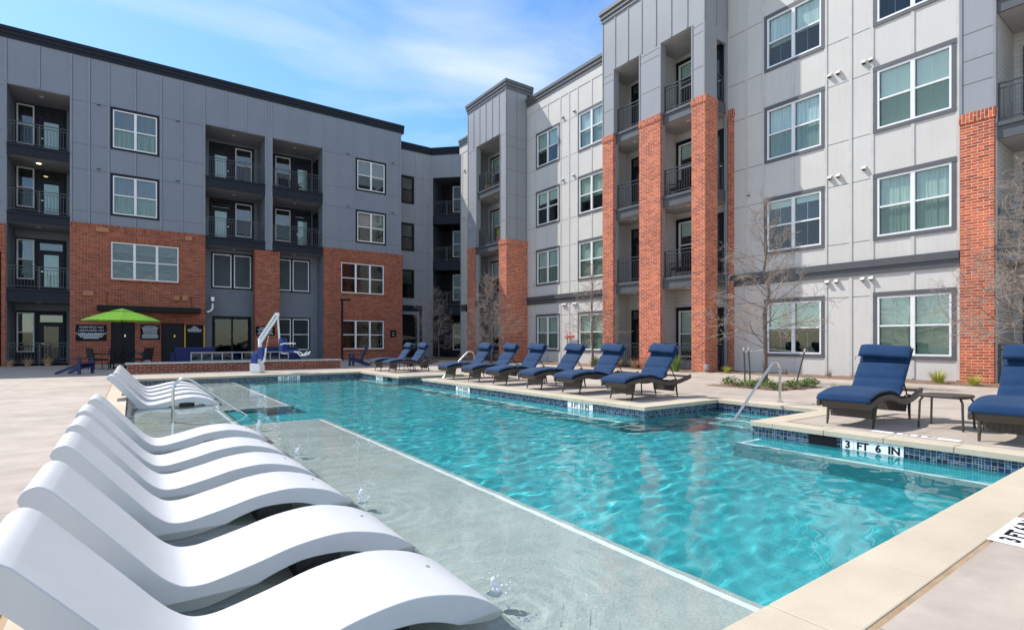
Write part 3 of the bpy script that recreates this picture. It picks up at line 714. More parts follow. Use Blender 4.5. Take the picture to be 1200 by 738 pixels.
# ------------------------------------------------------------------ left wing
YL = 33.7
frL = lambda u, d, z: (u, YL - d, z)
lw = thing('apartment_building', 'dark slate grey apartment wing with two brick blocks, behind the green parasol', 'building')
BA = (-2.46, 3.29); BB = (9.66, 14.92)
RA = (-4.72, -2.46, 0, 13.15); RB = (3.31, 6.35, 6.5, 13.15); RC = (6.73, 9.63, 6.5, 13.15); RL = (3.29, 9.66, 0, 6.5)
LW = [(-.78, 1.08, 10.98, 12.9), (-.78, 1.08, 7.62, 9.55), (11.82, 13.66, 10.98, 12.85), (11.82, 13.66, 7.62, 9.52)]
ops = [niche(*q) for q in LW]
ops += [RA + (2.2, 'siding_grey', 'siding_grey'), RB + (2.3, 'siding_grey', 'siding_grey'), RC + (2.3, 'siding_grey', 'siding_grey'), RL + (1.2, 'siding_grey', 'siding_grey')]
ops += [(BA[0], BA[1], 0, 6.98, 0, None, None), (BB[0], 14.84, 0, 6.98, 0, None, None), (-9.5, -4.95, 0, 5.0, 0, None, None)]
mb = MB(frL); wall(mb, -15, 14.84, 0, 15.3, 'panel_dark', ops)
mb.face([(14.84, 0, 0), (14.84, -1.9, 0), (14.84, -1.9, 15.3), (14.84, 0, 15.3)], 'panel_dark'); mb.face([(-15, -12, 0), (14.84, -12, 0), (14.84, -12, 15.3), (-15, -12, 15.3)], 'panel_dark')
mb.face([(-15, 0, 0), (-15, -12, 0), (-15, -12, 15.3), (-15, 0, 15.3)], 'panel_dark'); mb.face([(-15, 0, 15.2), (14.84, 0, 15.2), (14.84, -12, 15.2), (-15, -12, 15.2)], 'roofing')
mb.build('wall', lw, weld=False)
cornice(lw, frL, -15, 15.04, 15.75, 'navy_trim', lambda m: m.box(14.84, 15.04, -2.0, -.3, 15.23, 15.75, 'navy_trim'))
mb = MB(frL)
def lb(u, z0, z1): mb.box(u - .04, u + .04, 0, .03, z0, z1, 'batten_dark', 'd'); mb.box(u + .04, u + .056, 0, .004, z0, z1, 'joint_and_shadow', 'd')  # batten, then a thin dark strip painting its shadow line on the panel
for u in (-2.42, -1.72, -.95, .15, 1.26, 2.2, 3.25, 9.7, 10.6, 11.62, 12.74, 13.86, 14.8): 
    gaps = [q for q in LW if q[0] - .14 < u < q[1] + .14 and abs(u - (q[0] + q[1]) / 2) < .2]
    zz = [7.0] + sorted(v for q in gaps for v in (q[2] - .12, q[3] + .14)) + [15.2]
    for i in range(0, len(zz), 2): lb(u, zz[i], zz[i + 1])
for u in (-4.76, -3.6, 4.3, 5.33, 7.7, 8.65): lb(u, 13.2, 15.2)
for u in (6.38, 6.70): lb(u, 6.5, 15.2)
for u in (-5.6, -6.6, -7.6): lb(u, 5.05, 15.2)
for z in (13.0, 10.9, 9.65, 7.6):
    for a, b in ((-2.4, -.9), (1.2, 3.2), (9.75, 11.7), (13.8, 14.8), (-8, -4.8)): mb.box(a, b, 0, .004, z - .008, z + .008, 'joint_and_shadow', 'd')
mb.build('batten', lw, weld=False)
for i, q in enumerate(LW): win(lw, frL, *q, 2, 0, 'navy_trim', .10, True, .97 if i < 2 else .5, g=('glass_sky', 'glass_screen'), cover='curtain_pale', munt=False)
# brick blocks
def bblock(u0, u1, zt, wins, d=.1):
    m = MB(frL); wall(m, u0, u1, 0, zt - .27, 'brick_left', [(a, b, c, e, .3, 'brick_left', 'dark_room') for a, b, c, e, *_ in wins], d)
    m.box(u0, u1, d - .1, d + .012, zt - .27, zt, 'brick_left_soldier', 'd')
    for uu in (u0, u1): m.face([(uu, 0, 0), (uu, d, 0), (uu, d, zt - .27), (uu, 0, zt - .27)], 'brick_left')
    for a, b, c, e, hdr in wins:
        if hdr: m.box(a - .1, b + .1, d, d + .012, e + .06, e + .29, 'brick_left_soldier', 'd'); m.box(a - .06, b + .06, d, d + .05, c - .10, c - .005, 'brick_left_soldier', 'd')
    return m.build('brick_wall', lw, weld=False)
b2 = (-.85, 2.04, 4.30, 6.18, True)
bblock(BA[0], BA[1], 7.0, [b2, (-.86, .13, .02, 2.12, False), (1.26, 2.3, .02, 2.12, False)])
b3 = (10.76, 13.58, 4.24, 6.15, True); b4 = (10.76, 13.58, .66, 2.5, True)
bblock(BB[0], BB[1], 7.0, [b3, b4])
win(lw, frL, *b2[:4], 3, .06, None, .0, True, .25, g=('glass_wavy', 'glass_wavy'))
win(lw, frL, *b3[:4], 3, .06, None, .0, True, 0, g=('glass_dark', 'glass_dark'))
win(lw, frL, *b4[:4], 3, .06, None, .0, True, 0, g=('glass_dark', 'glass_dark'))
m = MB(frL); m.box(14.9, 14.92, -1.8, .1, 0, 6.73, 'brick_left'); m.box(-9.5, -4.9, -.5, .1, 0, 5.3, 'brick_left'); m.box(-4.95, -4.74, -1, .1, 0, 6.6, 'brick_left'); m.build('brick_wall', lw)
m = MB(frL); m.box(5.8, 7.12, -.65, .06, 0, 6.2, 'brick_left'); m.box(5.78, 7.14, -.65, .08, 6.2, 6.45, 'brick_left_soldier'); m.build('brick_pillar', lw)
for (u, z) in ((-.36, 0), (1.78, 0)):
    m = MB(frL); m.box(u - .5, u + .5, -.05, .0, .02, 2.1, 'door_dark'); m.box(u - .44, u + .44, 0, .012, .1, 2.04, 'door_dark'); dd = m.build('door', lw)
    m = MB(frL); m.box(u + .05, u + .11, .012, .05, 1.38, 1.50, 'brass' if u > 1 else 'stainless'); m.build('handle', dd)
# balconies
def balcL(u0, u1, d0, zf, zb, lights=(), lit=False, hasrail=True, d1=.03):
    m = MB(frL); m.box(u0, u1, d0, d1, zb, zf, 'navy_trim'); m.box(u0, u1, d1, d1 + .05, zf - .12, zf - .01, 'navy_trim'); m.box(u0 + .01, u1 - .01, d0, d1 - .05, zb - .006, zb - .001, 'soffit_dark')
    o = m.build('balcony', lw)
    if hasrail: rail(o, frL, u0 + .01, u1 - .01, -.05, zf)
    for i, u in enumerate(lights): dlight(o, frL, u, -.9, zb - .006, 'lamp_lit' if lit and i == 0 else 'lamp_off')
for zf, zb in ((F2 - .1, 3.05), (F3 + .2, 6.72), (F4 - .05, 9.85)): balcL(RA[0], RA[1], -2.19, zf, zb, (-3.7,), lit=zf > 10)
for (a, b) in ((3.31, 6.35), (6.73, 9.63)):
    for zf, zb in ((7.0, 6.5), (F4 - .12, 9.68)): balcL(a, b, -2.29, zf, zb, ((a + b) / 2,))
    m = MB(frL); m.box(a, b, -2.29, -.02, 13.12, 13.148, 'soffit_dark'); m.build('soffit', lw); dlight(lw, frL, (a + b) / 2, -.9, 13.12)
rail(lw, frL, RA[0] + .02, RA[1] - .02, -.05, .02)
m = MB(frL); m.box(RA[0], RA[1], -2.19, -.02, 13.12, 13.148, 'soffit_dark'); m.build('soffit', lw); dlight(lw, frL, -3.6, -.9, 13.12)
for zf in (.0, F2 - .1, F3 + .2, F4 - .05):
    m = MB(frL); m.box(-4.71, -2.75, -2.2, -2.186, zf + .02, zf + 2.7, 'navy_trim'); m.build('door_surround', lw)
    win(lw, frL, -4.66, -4.0, zf + .62, zf + 2.6, 1, -2.13, None, .09, True, 0, g=('glass_sky', 'glass_dark')); door(lw, frL, -3.85, -2.85, zf + .02, zf + 2.55, -2.185, hside=-1, lite=zf > 0)
for zf in (7.0, F4 - .12):
    for a, b in ((3.72, 6.14), (7.22, 9.56)): m = MB(frL); m.box(a, b, -2.3, -2.286, zf + .02, zf + 2.66, 'navy_trim'); m.build('door_surround', lw)
    door(lw, frL, 3.8, 4.85, zf + .02, zf + 2.55, -2.285, hside=1); win(lw, frL, 5.1, 6.0, zf + .5, zf + 2.5, 1, -2.23, None, .1, True, .0, g=('glass_sky', 'glass_dark'))
    win(lw, frL, 7.35, 8.25, zf + .5, zf + 2.5, 1, -2.23, None, .1, True, .0, g=('glass_sky', 'glass_dark')); door(lw, frL, 8.5, 9.5, zf + .02, zf + 2.55, -2.285, hside=-1)
frS = lambda u, d, z: (9.63 - d, YL + u, z)
for zf in (7.0, F4 - .12): door(lw, frS, .9, 1.9, zf + .02, zf + 2.35, .002, 'door_dark', False, False)
# lower recess glazing
for a, b in ((3.78, 4.74), (4.87, 5.78), (7.14, 8.03), (8.14, 9.12)): win(lw, frL, a, b, 4.28, 6.2, 1, -1.17, 'navy_trim', .07, False, .3, g=('glass_dark', 'glass_dark'))
for a, b in ((7.14, 8.03), (8.14, 9.12)): win(lw, frL, a, b, .62, 2.55, 1, -1.17, 'navy_trim', .07, True, 0, g=('glass_dark', 'glass_dark'))
m = MB(frL)
m.box(3.76, 5.78, -1.2, -1.15, 0, 2.62, 'black_metal'); st = m.build('door', lw)
m = MB(frL); m.box(3.9, 4.72, -1.149, -1.142, .25, 2.45, 'glass_dark'); m.box(4.82, 5.64, -1.149, -1.142, .25, 2.45, 'glass_dark'); m.build('pane', st)
for u, z in ((-1.35, 12.95), (2.0, 12.95), (-1.35, 9.75), (2.0, 9.75), (11.2, 13.1), (14.25, 13.1), (11.2, 9.75), (14.25, 9.75)): vent(lw, frL, u, z, 0, 'batten_dark')
for u, z, wd in ((-1.75, 3.42, .2), (1.95, 3.35, .13), (2.34, 3.35, .13), (-1.2, 6.62, .26), (2.5, 6.6, .16)):
    m = MB(frL); m.box(u - wd, u + wd, .1, .19, z, z + .2, 'terracotta'); m.prism([(.1, z + .2), (.19, z + .2), (.1, z + .25)], 'u', u - wd, u + wd, 'terracotta'); m.build('vent_cover', lw)
rebase(lw, (0, YL, 0))

# ------------------------------------------------------------------ corner wing behind (set back, chamfered)
YS2 = 35.6
cw = thing('apartment_building', 'set-back mid grey corner wing with dark recessed balconies between the two longer wings', 'building')
frC = lambda u, d, z: (u, YS2 - d, z)
WCn = [(15.72, 16.62, 11.15, 13.0), (15.72, 16.62, 7.75, 9.6), (15.72, 16.62, 4.35, 6.25)]
mb = MB(frC); wall(mb, 14.84, 18.05, 0, 15.0, 'panel_corner', [niche(*q) for q in WCn] + [(15.72, 16.95, 0, 3.1, .5, 'grey_trim', 'door_dark')])
c45 = math.sqrt(.5)
frD = lambda u, d, z: (18.05 + c45 * u - c45 * d, YS2 - c45 * u - c45 * d, z)
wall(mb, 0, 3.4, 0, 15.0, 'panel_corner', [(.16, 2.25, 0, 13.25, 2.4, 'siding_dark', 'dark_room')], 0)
mb.fr = frD; 
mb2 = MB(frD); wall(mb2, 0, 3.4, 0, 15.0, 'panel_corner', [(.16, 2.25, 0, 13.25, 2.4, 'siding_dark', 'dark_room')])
mb.fr = frC
mb = MB(frC); wall(mb, 14.84, 18.05, 0, 15.0, 'panel_corner', [niche(*q) for q in WCn] + [(15.72, 16.95, 0, 3.1, .5, 'grey_trim', 'door_dark')])
# roof and rear
mb.face([(14.84, 0, 14.9), (18.05, 0, 14.9), (30, 0, 14.9), (30, -12, 14.9), (14.84, -12, 14.9)], 'roofing'); mb.face([(14.84, -12, 0), (30, -12, 0), (30, -12, 15), (14.84, -12, 15)], 'panel_corner')
mb.build('wall', cw, weld=False)
mb2.face([(0, 0, 14.9), (3.4, 0, 14.9), (3.4, -6, 14.9), (0, -6, 14.9)], 'roofing')
mb2.build('wall', cw, weld=False)
cornice(cw, frC, 14.84, 18.12, 15.45, 'navy_trim'); cornice(cw, frD, 0.09, 3.4, 15.449, 'navy_trim')
for q in WCn: win(cw, frC, *q, 1, 0, 'navy_trim', .07, True, .5, g=('glass_dark', 'glass_dark'), frame='black_metal')
mb = MB(frC)
for u in (15.0, 15.55, 16.85, 17.5, 18.0): mb.box(u - .04, u + .04, 0, .02, 3.9 if u < 17 else .1, 14.9, 'batten_corner', 'd')
for z in (13.05, 11.05, 9.7, 7.65, 6.3, 4.2): 
    for a, b in ((14.9, 15.6), (16.8, 18.0)): mb.box(a, b, 0, .004, z - .008, z + .008, 'joint_and_shadow', 'd')
mb.box(14.9, 17.3, 0, .1, 3.35, 3.75, 'navy_trim', 'd'); mb.box(17.12, 17.3, 0, .06, 0, 3.35, 'navy_trim', 'd')
mb.build('batten', cw)
mb = MB(frD)
for u in (.1, 2.33): mb.box(u - .04, u + .04, 0, .02, .1, 14.9, 'batten_corner', 'd')
for u in (.8, 1.5): mb.box(u - .03, u + .03, 0, .02, 13.3, 14.9, 'batten_corner', 'd')
mb.build('batten', cw)
for zf in (F2, F3, F4):
    m = MB(frD); m.box(.16, 2.25, -2.39, .03, zf - .65, zf, 'navy_trim'); o = m.build('balcony', cw); rail(o, frD, .18, 2.23, -.05, zf)
for zf in (0, F2, F3, F4): win(cw, frD, 1.35, 2.2, zf + .5, zf + 2.45, 1, -1.2, 'black_metal', .07, True, 0, g=('glass_dark', 'glass_dark'))
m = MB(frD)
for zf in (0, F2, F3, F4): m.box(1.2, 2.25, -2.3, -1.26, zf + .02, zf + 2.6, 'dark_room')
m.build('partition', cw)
rebase(cw, (18.05, YS2, 0))

# ------------------------------------------------------------------ white in-water loungers on the shelf
def catmull(P, n=5):
    o = []
    for i in range(len(P) - 1):
        p0, p1, p2, p3 = P[max(i - 1, 0)], P[i], P[i + 1], P[min(i + 2, len(P) - 1)]
        for k_ in range(n):
            t = k_ / n; q = []
            for a in range(len(p1)): q.append(.5 * (2 * p1[a] + (p2[a] - p0[a]) * t + (2 * p0[a] - 5 * p1[a] + 4 * p2[a] - p3[a]) * t * t + (3 * p1[a] - p0[a] - 3 * p2[a] + p3[a]) * t ** 3))
            o.append(tuple(q))
    return o + [tuple(P[-1])]
def ledge_lounger():
    t = thing('pool_lounger', '', 'pool lounger', 'white in-water loungers on the tanning shelf')
    top = catmull([(-.425, .425), (-.405, .465), (-.36, .485), (-.315, .465), (-.26, .405), (-.03, .13), (.09, -.015), (.16, -.085), (.225, -.125), (.30, -.135), (.38, -.125), (.56, -.085), (.79, -.03), (1.04, -.012), (1.26, -.055), (1.40, -.115), (1.50, -.185), (1.53, -.23)])
    bot = catmull([(1.53, -.25), (1.48, -.275), (1.40, -.265), (1.31, -.225), (1.18, -.165), (1.04, -.130), (.84, -.125), (.70, -.155), (.56, -.21), (.42, -.30), (.30, -.355), (.17, -.325), (.10, -.235), (.03, -.135), (-.03, -.045), (-.19, .155), (-.34, .335), (-.415, .40)])
    prof = [(x, z - SHZ) for x, z in top + bot]
    m = MB(); m.prism(prof, 'd', 0, .66, 'resin'); sh = m.build('shell', t, bevel=.016, seg=3); autosmooth(sh, 35); sh.cycles.is_caustics_receiver = True
    m = MB(); m.box(.80, 1.06, .10, .56, .0, .265, 'black_plastic'); m.build('support', t)
    m = MB(); m.box(.22, .40, .12, .54, .0, .07, 'black_plastic'); m.build('foot', t)
    n = 10; m = MB(); cx, cz = 1.30, -.068 - SHZ
    m.prism([(cx + .011 * math.cos(math.tau * i / n), .40 + .011 * math.sin(math.tau * i / n)) for i in range(n)], 'z', cz - .02, cz + .006, 'drain'); m.build('drain_plug', t)
    return t
lp = ledge_lounger()
ly = [2.22, 3.25, 4.44, 5.5, 6.58, 7.88, 13.0, 14.25, 15.4, 16.6, 17.8]
lx = [0, 0, 0, -.01, -.02, .0, .02, .08, .08, .08, .08]
lab = ['nearest white wave-shaped pool lounger, its head cut off by the left edge of the photo', 'second white wave-shaped pool lounger from the camera, beside the cut-off nearest one',
       'third white wave-shaped pool lounger from the camera, in the near group of six', 'fourth white pool lounger from the camera in the near group of six',
       'fifth white pool lounger from the camera, last but one of the near group', 'farthest white pool lounger of the near group of six, before the open shelf water',
       'white pool lounger nearest the curved steel handrail, front one of the far group', 'second white pool lounger of the far group, right behind the one at the handrail',
       'middle white pool lounger of the far group of five', 'fourth white pool lounger of the far group, one before the rearmost', 'rearmost white pool lounger of the far group, closest to the low brick wall']
copies(lp, [((x, y, SHZ), R(random.uniform(-1, 1))) for x, y in zip(lx, ly)], lab)

# ------------------------------------------------------------------ deck chaises
def superring(c, ay, an, w_, t_, n=18, e=3.2):
    """ring round centre c in the plane of axes ay (width) and an (thickness)"""
    r_ = []
    for i in range(n):
        a = math.tau * i / n; ca, sa = math.cos(a), math.sin(a)
        r_.append(tuple(Vector(c) + Vector(ay) * (math.copysign(abs(ca) ** (2 / e), ca) * w_ / 2) + Vector(an) * (math.copysign(abs(sa) ** (2 / e), sa) * t_ / 2)))
    return r_
def pad(path, w_, th, seams, mat, name, parent, puff=.25, lift=0.0):
    """quilted cushion lofted along a path of (x, z) points"""
    P = catmull(path, 8); S = [0]
    for a, b in zip(P, P[1:]): S.append(S[-1] + math.hypot(b[0] - a[0], b[1] - a[1]))
    rings = []; tot = S[-1]; marks = [0] + list(seams) + [tot]
    for i, (x, z) in enumerate(P):
        a, b = P[max(i - 1, 0)], P[min(i + 1, len(P) - 1)]; tx, tz = b[0] - a[0], b[1] - a[1]; l_ = math.hypot(tx, tz); nx, nz = -tz / l_, tx / l_
        dd = min(abs(S[i] - q) for q in marks); k_ = 1 - puff * math.exp(-(dd / .020) ** 2) if 0 < i < len(P) - 1 else .45
        endk = min(1, .55 + dd * 8) if (S[i] < .05 or S[i] > tot - .05) else 1
        t_ = th * k_ * endk; ww = w_ * (1 - .015 * math.exp(-(dd / .03) ** 2))
        rings.append(superring((x + nx * (t_ / 2 + lift), 0, z + nz * (t_ / 2 + lift)), (0, 1, 0), (nx, 0, nz), ww, t_))
    m = MB(); m.loft(rings, mat); o = m.build(name, parent); autosmooth(o, 60); return o
def chaise(back_x=1.66, back_z=1.02):
    t = thing('chaise_lounge', '', 'sun lounger', 'navy cushioned wicker chaises on the pool deck')
    TOP = catmull([(0, .345), (.25, .405), (.55, .43), (.8, .415), (1.05, .36), (1.3, .33), (1.6, .35), (1.85, .40), (2.04, .45)], 4)
    for sgn in (-1, 1):
        m = MB(); y0, y1 = sorted((sgn * .335, sgn * .285)); prof = TOP + [(x, z - .085) for x, z in reversed(TOP)]
        m.prism(prof, 'd', y0, y1, 'wicker'); autosmooth(m.build('side_rail', t, bevel=.008), 30)
    m = MB(); m.prism([(0, .345), (.045, .355), (.11, .265), (.06, .245)], 'd', -.284, .284, 'wicker'); m.build('front_apron', t, bevel=.006)
    m = MB()
    for x in [.12 + .09 * i for i in range(11)]:
        z = [q for q in TOP if q[0] <= x][-1][1] - .02; m.box(x, x + .06, -.284, .284, z - .025, z, 'wicker')
    m.build('seat_slats', t)
    m = MB(); m.box(1.98, 2.03, -.284, .284, .385, .425, 'wicker'); m.build('end_bar', t)
    for x0, sl in ((.29, -.07), (1.56, .07)):
        m = MB(); m.prism([(-.285, .34), (.285, .34), (.255, .115), (-.255, .115)], 'u', x0 - .03, x0 + .015, 'wicker'); m.build('leg_panel', t, bevel=.006)
        for sgn in (-1, 1):
            m = MB(); m.tube([(x0, sgn * .295, .37), (x0 + sl * .5, sgn * .285, .15), (x0 + sl * 1.1, sgn * .28, 0)], [.024, .02, .014], 'wicker', 8); m.build('leg', t)
    m = MB(); bx0, bz0 = 1.13, .36
    for sgn in (-1, 1): m.tube([(bx0, sgn * .27, bz0), (back_x - .02, sgn * .27, back_z - .03)], .017, 'wicker', 6)
    m.tube([(back_x - .02, -.27, back_z - .03), (back_x - .02, .27, back_z - .03)], .017, 'wicker', 6); m.build('back_frame', t)
    for sgn in (-1, 1):
        m = MB(); m.tube([(bx0 + .27, sgn * .25, bz0 + .32), (1.62, sgn * .25, .36)], .010, 'black_metal', 6); m.tube([(1.62, sgn * .25, .36), (1.40, sgn * .27, .34)], .010, 'black_metal', 6); m.build('back_strut', t)
    ux, uz = back_x - bx0, back_z - bz0; l_ = math.hypot(ux, uz); ux, uz = ux / l_, uz / l_
    path = [(-.03, .35), (.10, .385), (.28, .42), (.55, .44), (.8, .425), (1.0, .375), (1.10, .365), (1.19, .41), (1.19 + ux * .25, .41 + uz * .25), (1.19 + ux * .5, .41 + uz * .5), (back_x + .03, back_z + .02)]
    c = pad(path, .66, .080, (.62, 1.14, 1.45, 1.76), 'cushion_blue', 'cushion', t, .5)
    bc = Vector((back_x - ux * .12, 0, back_z - uz * .12)); nn = Vector((-uz, 0, ux)); cc = bc + nn * .118
    rings = []
    for i in range(13):
        a = -1 + 2 * i / 12; e = max(.12, (1 - abs(a) ** 8) ** .5) if abs(a) < 1 else .55
        rings.append(superring(cc + Vector((ux, 0, uz)) * (.015 * math.sin(a * 2)) + Vector((0, a * .325, 0)), (ux, 0, uz), nn, .225 * (.9 + .1 * e), .092 * e, 16, 3.0))
    m = MB(); m.loft(rings, 'cushion_blue'); pl = m.build('pillow', t); autosmooth(pl, 70)
    m = MB()
    for sgn in (-1, 1):
        q = cc - Vector((ux, 0, uz)) * .10 + Vector((0, sgn * .32, 0)); m.tube([q, q + Vector((.02, sgn * .05, -.01)), q + Vector((.05, sgn * .07, -.06))], .004, 'cushion_blue', 5)
    m.build('tie', pl)
    return t
ch = chaise()
cl = ['navy chaise at the far end of the row of six, next to the steel handrail', 'second navy chaise from the far end of the poolside row of six', 'third navy chaise from the far end of the poolside row of six',
      'fourth navy chaise from the far end of the row, left of the thin tree trunk', 'second nearest navy chaise of the row of six, in front of the leftmost tower pillar', 'nearest navy chaise of the poolside row of six, by the outer pool corner',
      'large navy chaise above the wall tiles, in full view left of the small table', 'navy chaise cut off by the right edge of the photo',
      'left one of two navy chaises by the far pool corner', 'right one of two navy chaises by the far pool corner']
cp = [(7.76, 14.5), (7.78, 13.09), (7.74, 11.7), (7.72, 10.2), (7.70, 8.84), (7.68, 7.33), (7.75, 3.22), (7.75, 1.58), (7.70, 20.2), (7.70, 18.8)]
copies(ch, [((x, y, 0), R(random.uniform(-2, 2))) for x, y in cp], cl)
def side_table():
    t = thing('side_table', '', 'side table', 'wicker side tables between the chaises')
    m = MB(); n = 24; m.prism([(math.copysign(abs(math.cos(math.tau * i / n)) ** .55, math.cos(math.tau * i / n)) * .27, math.copysign(abs(math.sin(math.tau * i / n)) ** .55, math.sin(math.tau * i / n)) * .27) for i in range(n)], 'z', .41, .445, 'wicker'); m.build('tabletop', t, bevel=.008)
    for a in (-1, 1):
        for b in (-1, 1): m = MB(); m.tube([(a * .20, b * .20, .41), (a * .225, b * .225, .36), (a * .235, b * .235, 0)], .014, 'wicker', 8); m.build('leg', t)
    return t
copies(side_table(), [((8.83, 2.40, 0), 0), ((8.85, 8.06, 0), 0), ((8.85, 10.95, 0), 0), ((8.85, 19.5, 0), 0)],
       ['small brown side table between the two big right-hand chaises', 'small side table between the two nearest chaises of the row of six', 'small side table beside the third chaise of the row of six', 'small side table between the two far chaises'])

# ------------------------------------------------------------------ steel handrails
def handrail(name, label, x0, y, zb, x1, z1, ztop, rr=.024, r0=.22):
    t = thing(name, label, 'handrail', 'steel pool handrails'); sgn = 1 if x1 > x0 else -1
    sl = Vector((x1 - (x0 + sgn * r0), 0, z1 - ztop)); pts = [(x0, y, zb), (x0, y, ztop - .22)]
    ang = math.atan2(-(z1 - ztop), abs(x1 - x0 - sgn * r0))
    for i in range(1, 11):
        a = math.pi - (math.pi / 2 + ang) * i / 10 * 1.0
        pts.append((x0 + sgn * (r0 * .8 + r0 * .8 * math.cos(a)), y, ztop - .22 + .2 * math.sin(a)))
    pts.append((x1, y, z1))
    m = MB(); m.tube(pts, rr, 'stainless', 12); o = m.build('rail', t, smooth=True); autosmooth(o, 50)
    m = MB(); n = 16; m.prism([(x0 + .055 * math.cos(math.tau * i / n), y + .055 * math.sin(math.tau * i / n)) for i in range(n)], 'z', zb, zb + .018, 'stainless'); m.build('base_flange', t)
    rebase(t, (x0, y, zb)); return t
handrail('handrail', 'curved steel handrail in the shelf water beside the far white loungers', .57, 10.75, SHZ, 2.02, -.45, .53)
handrail('handrail', 'polished steel handrail at the pool steps in front of the near bare tree', 10.0, 5.25, 0, 8.15, -.45, .80)
handrail('handrail', 'pale steel handrail at the far pool steps, behind the farthest chaise of the row', 9.62, 15.7, 0, 8.1, -.35, .84)

# ------------------------------------------------------------------ depth markers and skimmers
def marker(lines, size, org, ux, uy, un, w_, h_, label, sx=1.0, cat='depth marker'):
    """white tile with black lettering; org = centre of tile"""
    t = thing('depth_marker', label, cat); ux, uy, un = Vector(ux), Vector(uy), Vector(un); o = Vector(org)
    fr = lambda u, d, z: tuple(o + ux * u + un * d + uy * z)
    m = MB(fr); n = max(1, round(w_ / h_))
    for i in range(n): m.box(-w_ / 2 + w_ * i / n + .0015, -w_ / 2 + w_ * (i + 1) / n - .0015, -.001, .003, -h_ / 2, h_ / 2, 'nosing_tile')
    m.build('tile', t)
    text('lettering', lines, size, 'sign_black', o + un * .0045 + uy * (size * .43), ux, uy, t, .0008, sx=sx, offset=.004 if size > .1 else .002)
    rebase(t, o); return t
marker(['3  FT  6  IN'], .125, (7.325, 2.72, -.138), (0, -1, 0), (0, 0, 1), (-1, 0, 0), .66, .125, 'white depth tile reading 3 FT 6 IN on the pool wall below the big chaise', 1.0)
marker(['3 FT 10 IN'], .125, (7.325, 7.9, -.138), (0, -1, 0), (0, 0, 1), (-1, 0, 0), .74, .125, 'white tile reading 3 FT 10 IN on the pool wall below the chaise row', .95)
marker(['3 FT 10 IN'], .125, (7.325, 12.55, -.138), (0, -1, 0), (0, 0, 1), (-1, 0, 0), .74, .125, 'white depth tile on the pool wall below the far end of the chaise row', .95)
marker(['3 FT 10 IN'], .125, (4.55, 19.995, -.138), (1, 0, 0), (0, 0, 1), (0, -1, 0), .74, .125, 'white depth tile on the far pool wall right of the pool lift', .95)
marker(['3 FT 6 IN'], .125, (7.145, 18.1, -.138), (0, -1, 0), (0, 0, 1), (-1, 0, 0), .6, .125, 'white depth tile on the far pool corner below the two far chaises', .9)
marker(['3 FT 6 IN'], .125, (4.37, .83, .003), (1, 0, 0), (0, 1, 0), (0, 0, 1), .66, .16, 'white deck tile reading 3 FT 6 IN at the bottom right corner', 1.12)
marker(['3  FT  6  IN'], .10, (7.76, 2.42, .003), (0, -1, 0), (1, 0, 0), (0, 0, 1), .9, .125, 'row of white lettered deck tiles just behind the coping in front of the big chaise', .95)
for lab_, (x, y0, y1) in (('dark skimmer opening in the blue tile left of the 3 FT 6 IN marker', (7.322, 3.12, 3.46)), ('dark skimmer opening in the tile at the far pool corner', (7.142, 17.0, 17.35))):
    m = MB(); m.box(x - .001, x + .003, y0, y1, -.20, -.078, 'sign_black'); o = m.build('skimmer'); tag(o, lab_, 'skimmer')

# ------------------------------------------------------------------ bubblers
def jet(i, x, y, h_, label):
    rng = random.Random(i); m = MB(); rings = []; n = 12
    for j in range(10):
        f = j / 9; r_ = (.024 * (1 - f) ** .6 + .007) * (1.0 if j else 1.3)
        rings.append([(r_ * (1 + .45 * (rng.random() - .5)) * math.cos(math.tau * q / n) + .012 * math.sin(f * 5 + i), r_ * (1 + .45 * (rng.random() - .5)) * math.sin(math.tau * q / n), -.03 + f * h_) for q in range(n)])
    m.loft(rings, 'water_spray')
    for q in range(16):
        a = rng.random() * math.tau; rr = .02 + .07 * rng.random(); zz = rng.random() * h_ * (1.1 - rr * 5); s_ = .004 + .007 * rng.random()
        c = (rr * math.cos(a), rr * math.sin(a), max(.0, zz)); m.loft([[(c[0], c[1], c[2] - s_)] * 4, [(c[0] + s_ * math.cos(b), c[1] + s_ * math.sin(b), c[2]) for b in (0, 1.57, 3.14, 4.71)], [(c[0], c[1], c[2] + s_)] * 4], 'water_spray', cap=False)
    o = m.build('water_jet', smooth=True); o.location = (x, y, WZ); tag(o, label, 'water jet', 'bubblers in the shallow shelf'); return o
for i, ((x, y), h_, lb_) in enumerate(zip(JETS, (.11, .14, .11, .17, .08, .12), ('small white water bubbler at the foot of the nearest white lounger', 'small white water bubbler beside the foot of the third white lounger', 'small white water bubbler beyond the fourth white lounger', 'taller white water bubbler behind the last lounger of the near group', 'small white bubbler in the shelf beside the handrail steps', 'white bubbler at the feet of the far white loungers'))): jet(i, x, y, h_, lb_)

